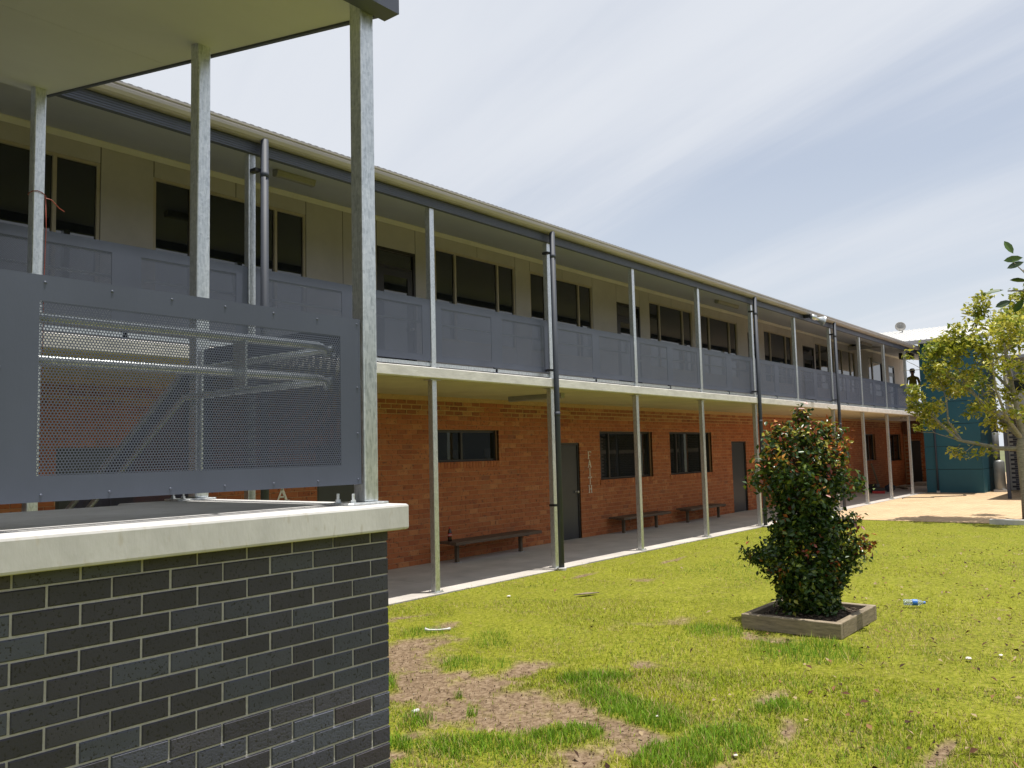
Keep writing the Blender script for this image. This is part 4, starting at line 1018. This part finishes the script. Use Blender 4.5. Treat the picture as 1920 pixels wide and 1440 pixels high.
def court_tree():
    random.seed(21); mb = MB(); tips = []
    mb.tube([(0.0, -.02, -.02), (.02, .0, .5), (0, .02, 1.1), (0, .04, 1.72), (0, -.02, 2.0)], [.15, .125, .115, .11, .10], 12)
    limbs = [((0, .05, 1.68), [(.0, .5, 1.70), (.0, .95, 1.82), (-.05, 1.35, 1.92), (-.05, 1.75, 2.35), (-.1, 2.0, 2.7)], .06),
             ((0, 1.30, 1.9), [(.1, 1.6, 2.4), (.1, 1.6, 2.9), (.2, 1.7, 3.3)], .03),
             ((0, .0, 1.9), [(.1, .35, 2.3), (.0, .75, 2.75), (.1, 1.15, 3.3), (.1, 1.35, 3.8)], .06),
             ((0, .75, 2.75), [(-.2, 1.0, 3.1), (-.2, 1.3, 3.4), (-.1, 1.5, 3.5)], .03), ((0, .1, 3.0), [(.2, .5, 3.5), (.1, .7, 4.1), (.1, .9, 4.4)], .04), ((0, .3, 2.3), [(.3, .6, 2.6), (.3, .8, 3.0), (.3, .9, 3.5)], .03),
             ((0, -.02, 1.95), [(-.1, .05, 2.6), (.0, .15, 3.3), (-.1, .2, 4.0), (0, .3, 4.7)], .07),
             ((0, -.02, 1.9), [(.1, -.4, 2.4), (.1, -.9, 3.0), (.0, -1.2, 3.8)], .06),
             ((0, -.05, 1.8), [(.3, -.6, 2.1), (.4, -1.3, 2.4), (.5, -1.9, 2.9)], .05),
             ((0, .0, 1.9), [(.7, .2, 2.5), (1.2, .4, 3.2), (1.5, .5, 3.9)], .05),
             ((0, .0, 1.9), [(-.6, .2, 2.4), (-1.1, .3, 3.0), (-1.4, .3, 3.6)], .05)]
    for p0, pts, r in limbs:
        pp = [p0]+pts; n = len(pp); mb.tube(pp, [r*(1-.7*i/(n-1)) for i in range(n)], 8, cap=False)
        for i in range(1, n):
            d = Vector(pp[i])-Vector(pp[i-1])
            for _ in range(1 if i > 2 else 0):
                nd = (d.normalized()+Vector((random.gauss(0, .7), random.gauss(0, .7), random.gauss(.35, .3)))).normalized()
                grow(mb, pp[i], nd, .62, .016, 1, tips, .8, .08, 2)
            if i == n-1: tips.append((Vector(pp[i]), d.normalized()))
    # leafy twigs filling out the crown towards the veranda and the sky
    nodes_ = [Vector(q) for _, pts, _ in limbs for q in pts]
    for dy, z in [(2.02, 3.48), (1.84, 2.79), (1.61, 3.14), (1.42, 3.67), (1.1, 4.08), (1.24, 3.29), (1.79, 2.21), (0.99, 3.56), (0.71, 4.17), (0.46, 4.54), (0.2, 4.91), (-0.12, 4.74), (0.14, 4.14), (-0.06, 3.71), (0.4, 3.65), (0.66, 3.12), (0.21, 2.96), (-0.13, 3.19), (0.02, 2.56), (0.37, 2.35), (1.57, 4.29), (1.89, 4.07), (0.6, 2.69), (0.95, 2.7), (-0.34, 4.22), (-0.46, 3.45), (-0.46, 2.69), (-0.49, 4.85)]:
        for _ in range(2):
            e = Vector((random.gauss(0, .45), dy+random.gauss(0, .08), z+random.gauss(0, .08))); b_ = min(nodes_, key=lambda q: (q-e).length+.6*max(0, q.z-e.z)); m_ = b_.lerp(e, .5)+Vector((0, 0, .05))
            mb.tube([b_, m_, e], [.012, .008, .003], 5, cap=False); tips.append((e, (e-b_).normalized())); tips.append((m_.lerp(e, .6), (e-b_).normalized()))
    # two low leafy sprays hanging under the long limb
    for c in ((0, 1.35, 1.60), (.05, 1.52, 1.66), (0, 1.2, 1.56), (0, .80, 1.66), (.05, .70, 1.63)):
        tips.append((Vector(c), Vector((0, 1, -.2)))); 
    mb.tube([(0, 1.0, 1.83), (0, 1.25, 1.62), (0, 1.6, 1.66)], [.014, .009, .004], 5, cap=False); mb.tube([(0, .55, 1.72), (0, .65, 1.66), (0, .82, 1.64)], [.012, .008, .004], 5, cap=False)
    mb.obj('trunk', 'bark', tr, smooth=True)
    foliage(tips, 30, .125, .13, [(.32, .34, .03), (.44, .42, .045), (.22, .27, .028), (.50, .47, .09), (.15, .20, .025)], tr, 'leaf2', keep=lambda q: ~((q[:, 2] > 3.35) & (q[:, 2] < 4.0) & (q[:, 1] > 2.0)) & ~((q[:, 2] < 2.2) & (q[:, 1] > 1.65)) & ~((q[:, 2] < 1.45)) & (q[:, 1] < 2.45))
court_tree()
ot = thing('overhanging_tree', 'broad leaved tree reaching in from the right edge', 'tree', None, (7.1, -1.06, 0))
def over_tree():
    random.seed(5); mb = MB(); tips = []
    mb.tube([(0, 0, -.03), (.02, 0, .8), (0, .03, 1.6), (.02, .0, 2.2)], [.09, .075, .065, .06], 10)
    for d in ((.4, -.6, .8), (.6, .1, .8), (-.1, -.5, .8), (.1, -.1, 1)): grow(mb, (0, 0, 2.0), d, .8, .035, 2, tips, .8, .12, 2)
    # branch reaching toward the lawn: its end leaves show at the frame edge
    e = [(0, .02, 2.0), (-.2, .5, 2.35), (-.55, 1.1, 2.62), (-.9, 1.62, 2.78), (-1.02, 1.90, 2.80)]
    mb.tube(e, [.035, .026, .018, .010, .004], 7, cap=False)
    mb.tube([(-.9, 1.62, 2.78), (-.98, 1.80, 2.9), (-1.0, 1.86, 2.98)], [.008, .005, .002], 5, cap=False)
    for p, d in (((-.3, .6, 2.45), (0, .6, .5)), ((-.6, 1.2, 2.68), (0, .5, .6))): tips.append((Vector(p), Vector(d)))
    mb.obj('trunk', 'bark', ot, smooth=True)
    foliage(tips, 26, .15, .10, [(.035, .075, .014), (.06, .11, .016), (.09, .13, .02)], ot, 'leaf', droop=.3)
    # the separate large leaves at the end of the branch
    pts = [((-1.05, 1.97, 2.80), (-.2, 1, -.12)), ((-1.02, 1.93, 2.72), (-.2, 1, -.35)), ((-1.0, 1.85, 2.70), (.2, .6, -.7)), ((-1.0, 1.84, 2.86), (-.1, 1, .2)), ((-1.0, 1.86, 3.0), (-.1, 1, -.05)), ((-1.0, 1.85, 2.96), (-.1, 1, -.3)),
           ((-.98, 1.78, 2.90), (0, .8, .5)), ((-.96, 1.76, 2.78), (0, .7, -.5)), ((-1.0, 1.88, 3.08), (0, .4, .8)), ((-.95, 1.74, 2.74), (.3, .3, -.8))]
    P = np.array([p for p, d in pts]); U = unit(np.array([d for p, d in pts])); n = len(P)
    Nn = unit(np.random.default_rng(3).normal(0, .35, (n, 3))+np.array([-.9, -.2, .55])); Nn = unit(np.cross(U, np.cross(Nn, U)))
    mb2 = MB(); cs = []
    for p, u, nn in zip(P, U, Nn):
        s = np.cross(nn, u); Lf, Wf = .092+.02*random.random(), .046; prof = [(-.5, .0), (-.25, .38), (.05, .5), (.3, .34), (.5, 0)]
        vs = [p+u*Lf*a+s*Wf*b+nn*Wf*.25*b for a, b in prof] + [p+u*Lf*a-s*Wf*b+nn*Wf*.25*b for a, b in prof[1:-1]] + [p+u*Lf*a for a in (-.25, .05, .3)]
        mb2.add(vs, [(0, 8, 1), (8, 9, 2, 1), (9, 10, 3, 2), (10, 4, 3), (0, 5, 8), (5, 6, 9, 8), (6, 7, 10, 9), (7, 4, 10)]); c = random.choice([(.04, .085, .016), (.07, .13, .018), (.03, .06, .016)]); cs += [c]*len(vs)
    me = mb2.mesh('branch_leaves', 'leaf', smooth=False); a = me.attributes.new('tint', 'FLOAT_COLOR', 'POINT'); a.data.foreach_set('color', np.c_[np.array(cs), np.ones(len(cs))].astype(np.float32).ravel())
    link('branch_leaves', me, ot)
over_tree()
# trees on the far side of the yard, behind the camera: they show only as reflections in the window glass
for k, (x, y, s) in enumerate([(8, -24, 1.0), (17, -26, 1.1), (25, -24, 1.0), (34, -26, 1.1), (43, -25, 1.0)]):
    random.seed(40+k); t = thing('yard_tree', 'dense green tree across the yard, reflected in window glass, ' + ('opposite the stair', 'opposite the first bench', 'opposite the FAITH letters', 'opposite the farther door', 'opposite the teal block')[k], 'tree', 'trees across the yard', (x, y, 0))
    mb = MB(); tips = []; mb.tube([(0, 0, -.05), (.05, 0, 1.2), (0, .1, 2.4)], [.22*s, .18*s, .15*s], 8)
    for d in ((.6, .2, .7), (-.6, .1, .7), (0, .6, .7), (.1, -.6, .7), (0, 0, 1)): grow(mb, (0, .05, 2.2), d, 2.0*s, .10, 2, tips, .8, .1, 3)
    mb.obj('trunk', 'bark', t); foliage(tips, 16, .42, .34, [(.04, .07, .014), (.06, .09, .018), (.03, .05, .012)], t, 'leaf')

yb_ = thing('reflection_block', 'added unseen dark brick block darkening the window reflections', 'building', None, (12, -32, 0))  # added behind the camera so the panes mirror dark brick instead of sky
MB().box(-34, 95, -4, 0, -.06, 5.6).obj('wall', 'dbrick', yb_); MB().box(-34.5, 95.5, -4.5, .5, 5.601, 5.8).obj('roof', 'roofgrey', yb_)
for k in range(24): MB().box(-30+5*k, -28+5*k, .002, .03, 1.0, 2.4).obj('window', 'glass', yb_)

# ================================================================ FAR END
tb = thing('teal_building', 'teal panelled block with pale roof at the end of the veranda', 'building')
TX = 35.25
rows = [-.02, .872, 1.733, 2.58, 3.43, 4.28, 5.10, 5.72]
for a, b in zip(rows, rows[1:]):
    MB().box(TX, TX+.03, 6.12, 8.02, a+.008, b-.008).obj('wall_panel', 'teal', tb)
    MB().box(TX+.005, 39.0, 6.085, 6.118, a+.008, b-.008).obj('wall_panel', 'teal', tb)
MB().box(TX+.03, 39.0, 6.12, 8.0, -.05, 5.73).obj('wall_core', 'joint', tb)
MB().tube([(TX-.05, 7.62, .0), (TX-.05, 7.62, 2.9)], .035, 10).obj('downpipe', 'pipe', tb, smooth=True)
MB().box(TX-.1, TX-.002, 7.57, 7.67, -.004, .07).obj('pipe_foot', 'white', tb)
ro = MB(); ro.add([(34.85, 5.55, 5.78), (34.85, 10.6, 5.78), (39.3, 10.6, 6.75), (39.3, 5.55, 6.75), (34.85, 5.55, 5.82), (34.85, 10.6, 5.82), (39.3, 10.6, 6.79), (39.3, 5.55, 6.79)], [(0,1,2,3),(7,6,5,4),(0,4,5,1),(1,5,6,2),(2,6,7,3),(3,7,4,0)])
ro.obj('roof', 'white', tb)
rb = MB(); y = 5.6
while y < 10.5:
    rb.add([(34.86, y, 5.822), (34.86, y+.05, 5.822), (39.28, y+.05, 6.79), (39.28, y, 6.79), (34.86, y+.01, 5.852), (34.86, y+.04, 5.852), (39.28, y+.04, 6.82), (39.28, y+.01, 6.82)], [(0,1,2,3),(7,6,5,4),(0,4,5,1),(1,5,6,2),(2,6,7,3),(3,7,4,0)]); y += .2
rb.obj('roof_ribs', 'white', tb)
MB().box(34.72, 34.845, 5.5, 10.6, 5.66, 5.80).obj('gutter', 'roofgrey', tb)
MB().box(34.85, 35.24, 5.9, 8.2, 5.735, 5.76).obj('eave_soffit', 'roofgrey', tb)
# satellite dish
ds = thing('satellite_dish', 'small satellite dish on the pale roof behind the veranda', 'satellite dish', None, (38.6, 9.36, 6.50))
MB().tube([(0, 0, -.02), (0, 0, .42)], .025, 8).obj('mast', 'tank', ds)
dd = MB().lathe([(.005, .02), (.12, .03), (.22, .07), (.27, .11), (.275, .115), (.26, .118), (.12, .045), (.005, .035)], (0, 0, 0), 20, 'x').obj('dish', 'lightplastic', ds, smooth=True); dd.scale = (.78,)*3; dd.location = (-.06, .06, .36); dd.rotation_euler = (0, math.radians(-15), math.radians(200))
MB().tube([(-.08, .06, .36), (-.34, -.02, .40), (-.36, -.02, .48)], .012, 6).obj('feed_arm', 'tank', ds)

# dark brick block beyond the tree on the right
rbk = thing('rear_block', 'dark brick block with cream upper storey behind the tree', 'building')
MB().box(37.6, 45, -8, 5.7, -.05, 2.85).obj('core', 'mortar', rbk)
db = MB()
for j in range(33):
    y = -3+(.12 if j % 2 else 0)
    while y < 5.4:
        vv, ff = brick_geo(.23, .076, back=.03); db.add([(37.6-.008+p[1], y+.12-p[0], p[2]+j*CH+CH/2) for p in vv], ff); y += .24
stuff(db.obj('bricks', 'dbrick', rbk))
MB().box(37.45, 37.588, -6, 5.0, 1.75, 1.93).obj('lintel', 'conc', rbk)
MB().box(36.6, 37.6, -8, 5.7, 2.86, 3.02).obj('floor_slab', 'roofgrey', rbk)
MB().box(37.8, 45, -8, 5.6, 3.03, 5.2).obj('upper_wall', 'cream', rbk)
for y in (-4.5, -2.2, .1, 2.4, 4.1):
    f = MB(); f.box(37.76, 37.797, y, y+1.2, 3.75, 4.75); w_ = f.obj('window', 'white', rbk); MB().box(37.745, 37.758, y+.06, y+1.14, 3.81, 4.69).obj('pane', 'glass', w_)
MB().add([(36.9, -8.3, 5.02), (36.9, 5.8, 5.02), (45, 5.8, 5.9), (45, -8.3, 5.9), (36.9, -8.3, 5.14), (36.9, 5.8, 5.14), (45, 5.8, 6.0), (45, -8.3, 6.0)], [(0,1,2,3),(7,6,5,4),(0,4,5,1),(1,5,6,2),(2,6,7,3),(3,7,4,0)]).obj('roof', 'roofgrey', rbk)
# awning in front of it on a dark post
aw = thing('steel_awning', 'flat steel awning on dark posts in front of the dark brick block', 'awning')
MB().box(31.4, 37.3, -4, 5.0, 2.58, 2.70).obj('awning_roof', 'pipe', aw)
for y in (4.76, 1.6, -1.6): MB().box(31.70, 31.80, y-.05, y+.05, 0, 2.58).obj('post', 'pipe', aw)
# hot-water cylinder and riser pipe beside the teal wall
hw = thing('water_heater', 'grey hot water cylinder standing between teal wall and dark bricks', 'water heater', None, (36.3, 5.72, 0))
MB().lathe([(.17, .08), (.19, .10), (.19, 1.10), (.16, 1.16), (.05, 1.18)], (0, 0, 0), 18).obj('tank', 'tank', hw, smooth=True)
MB().lathe([(.10, 1.30), (.11, 1.31), (.11, 2.2), (.10, 2.21)], (.0, .06, 0), 14).obj('riser', 'tank', hw, smooth=True)
MB().box(-.2, .2, -.2, .2, -.004, .08).obj('plinth', 'conc', hw); MB().tube([(0, .06, 1.17), (0, .06, 1.31)], .02, 8).obj('pipe', 'black', hw)
# timber edging kerb at the tree
kb = MB().box(22.02, 22.14, -6, 3.75, -.05, .10).obj('garden_edging', 'conc', bevel=.01, segs=1); tag(kb, 'low concrete edging between lawn and paving at the tree', 'edging')

# site clutter under the far end of the slab
tc_ = thing('tool_case', 'red and black tool case on the path under the far slab', 'tool case', None, (34.4, 9.55, 0)); tc_.rotation_euler = (0, 0, .25)
MB().box(-.30, .30, -.22, .22, 0, .10).obj('case_base', 'red', tc_, bevel=.012); MB().box(-.30, .30, -.22, .22, .102, .20).obj('case_lid', 'black', tc_, bevel=.012); MB().tube([(-.08, -.222, .10), (-.08, -.27, .10), (.08, -.27, .10), (.08, -.222, .10)], .012, 6).obj('handle', 'black', tc_)
cr = thing('crate', 'black plastic crate near the brick wall under the far slab', 'crate', None, (35.1, 9.95, 0))
MB().box(-.25, .25, -.18, .18, 0, .02).obj('base', 'black', cr)
for (a, b, c, d) in ((-.25, .25, -.18, -.165), (-.25, .25, .165, .18), (-.25, -.235, -.165, .165), (.235, .25, -.165, .165)): MB().box(a, b, c, d, .021, .32).obj('side', 'black', cr)
gb = thing('duffel_bag', 'dark canvas tool bag lying beside the red tool case', 'bag', None, (35.6, 9.45, 0))
MB().lathe([(.05, -.35), (.13, -.33), (.15, -.1), (.145, .15), (.12, .32), (.04, .35)], (0, 0, .148), 14, 'x').obj('bag_body', 'navy', gb, smooth=True); MB().tube([(-.15, 0, .29), (-.12, 0, .36), (.12, 0, .36), (.15, 0, .29)], .014, 6).obj('strap', 'black', gb)
tag(MB().add([(37.2, 10.25, .001), (37.28, 10.25, .001), (37.28, 10.30, .001), (37.2, 10.30, .001), (36.7, 10.41, 1.10), (36.78, 10.41, 1.10), (36.78, 10.46, 1.10), (36.7, 10.46, 1.10)], [(0,3,2,1),(4,5,6,7),(0,1,5,4),(1,2,6,5),(2,3,7,6),(3,0,4,7)]).obj('leaning_plank', 'sleeper'), 'timber plank leaning on the wall below the far window', 'plank')
for k, (x, y, a, lab) in enumerate([(38.2, 9.6, .4, 'grey offcut board lying on the path near the end wall'), (39.0, 9.9, -.3, 'pale offcut board lying farthest along the path')]):
    o = MB().box(-.6, .6, -.08, .08, .001, .045).obj('offcut_board', 'sleeper' if k else 'hose'); o.location = (x, y, 0); o.rotation_euler = (0, 0, a); tag(o, lab, 'board', 'offcut boards')
pts = []
for k in range(40):
    t = k/39; pts.append((31.0+2.6*t+.25*math.sin(t*9), 7.85-1.6*t+.22*math.sin(t*14), .012))
tag(MB().tube(pts, .014, 6).obj('hose', 'hose', smooth=True), 'thin dark hose snaking over the sand coloured paving', 'hose')
# box fixed under the end of the eave
tag(MB().box(36.3, 36.9, 8.55, 9.0, 5.28, 5.525).obj('speaker_box', 'black', bevel=.02), 'black box fixed under the far end of the veranda ceiling', 'box')

# person at the far end of the veranda
def person(loc, rz):
    t = thing('person', 'person in dark cap and yellow work shirt at the veranda end', 'person', None, loc); t.rotation_euler = (0, 0, rz)
    J = {}; E = []
    def j(n, p, r): J[n] = (p, r)
    j('pel', (0, 0, .95), (.15, .11)); j('wa', (0, 0, 1.10), (.145, .10)); j('ch', (0, .01, 1.32), (.17, .115)); j('sh', (0, 0, 1.46), (.13, .085)); j('ne', (0, .01, 1.54), (.055, .055)); j('hd0', (0, .03, 1.62), (.07, .08)); j('hd', (0, .03, 1.71), (.078, .095)); j('hd2', (0, .02, 1.78), (.06, .075))
    E += [('pel', 'wa'), ('wa', 'ch'), ('ch', 'sh'), ('sh', 'ne'), ('ne', 'hd0'), ('hd0', 'hd'), ('hd', 'hd2')]
    for s, n in ((-1, 'L'), (1, 'R')):
        j('s'+n, (s*.19, 0, 1.43), (.065, .065)); j('e'+n, (s*.25, .06, 1.15), (.045, .045)); j('w'+n, (s*.20, .28, 1.06), (.03, .03)); j('p'+n, (s*.19, .36, 1.06), (.032, .02))
        j('h'+n, (s*.09, 0, .92), (.095, .095)); j('k'+n, (s*.10, .03, .50), (.065, .065)); j('a'+n, (s*.11, 0, .10), (.045, .045)); j('f'+n, (s*.12, .14, .045), (.045, .035))
        E += [('sh', 's'+n), ('s'+n, 'e'+n), ('e'+n, 'w'+n), ('w'+n, 'p'+n), ('pel', 'h'+n), ('h'+n, 'k'+n), ('k'+n, 'a'+n), ('a'+n, 'f'+n)]
        for q in range(4):
            fx = s*(.165+.017*q); L_ = (.065, .08, .075, .06)[q]
            j('f%d%s' % (q, n), (fx, .36+L_*.55, 1.065), (.009, .009)); j('g%d%s' % (q, n), (fx, .36+L_, 1.035), (.008, .008)); E += [('p'+n, 'f%d%s' % (q, n)), ('f%d%s' % (q, n), 'g%d%s' % (q, n))]
        j('t'+n, (s*.15, .35, 1.06), (.010, .010)); j('u'+n, (s*.135, .385, 1.045), (.009, .009)); E += [('w'+n, 't'+n), ('t'+n, 'u'+n)]
    names = list(J); me = bpy.data.meshes.new('body'); me.from_pydata([J[n][0] for n in names], [(names.index(a), names.index(b)) for a, b in E], [])
    o = link('body', me, t); sm = o.modifiers.new('skin', 'SKIN')
    for i, n in enumerate(names): me.skin_vertices[0].data[i].radius = J[n][1]; me.skin_vertices[0].data[i].use_root = (n == 'pel')
    sm.use_smooth_shade = True; ss = o.modifiers.new('sub', 'SUBSURF'); ss.levels = 2; ss.render_levels = 2
    m, N, L, P = nodes('person_cloth'); tc = N.new('ShaderNodeTexCoord'); sp = N.new('ShaderNodeSeparateXYZ'); L.new(tc.outputs['Object'], sp.inputs[0])
    r = ramp(N, [(0, (.03, .02, .015)), (.045, (.018, .02, .032)), (.53, (.28, .24, .03)), (.845, (.36, .20, .13))]); r.color_ramp.interpolation = 'CONSTANT'
    d = N.new('ShaderNodeMath'); d.operation = 'DIVIDE'; d.inputs[1].default_value = 1.8; L.new(sp.outputs[2], d.inputs[0]); L.new(d.outputs[0], r.inputs[0]); L.new(r.outputs[0], P.inputs['Base Color']); P.inputs['Roughness'].default_value = .8
    me.materials.append(m)
    MB().lathe([(.098, 1.70), (.104, 1.73), (.10, 1.78), (.075, 1.825), (.02, 1.84)], (0, .025, 0), 18).obj('cap', 'navy', t, smooth=True)
    MB().prism([(-.075, .10), (.075, .10), (.06, .19), (0, .215), (-.06, .19)], 'z', 1.715, 1.727).obj('cap_peak', 'navy', t)
    fc = MB(); fc.lathe([(.001, -.018), (.013, -.012), (.016, .005), (.008, .03)], (0, .125, 1.665), 8); fc.obj('nose', 'skin', t, smooth=True)
    for s in (-1, 1): MB().lathe([(.001, -.03), (.012, -.02), (.014, .015), (.004, .03)], (s*.082, .02, 1.66), 8).obj('ear', 'skin', t, smooth=True); MB().lathe([(.001, -.008), (.009, 0), (.001, .008)], (s*.03, .118, 1.69), 8).obj('eye', 'black', t)
    MB().box(-.025, .025, .112, .122, 1.62, 1.627).obj('mouth', 'red', t)
person((36.6, 8.60, 3.062), math.radians(-80))
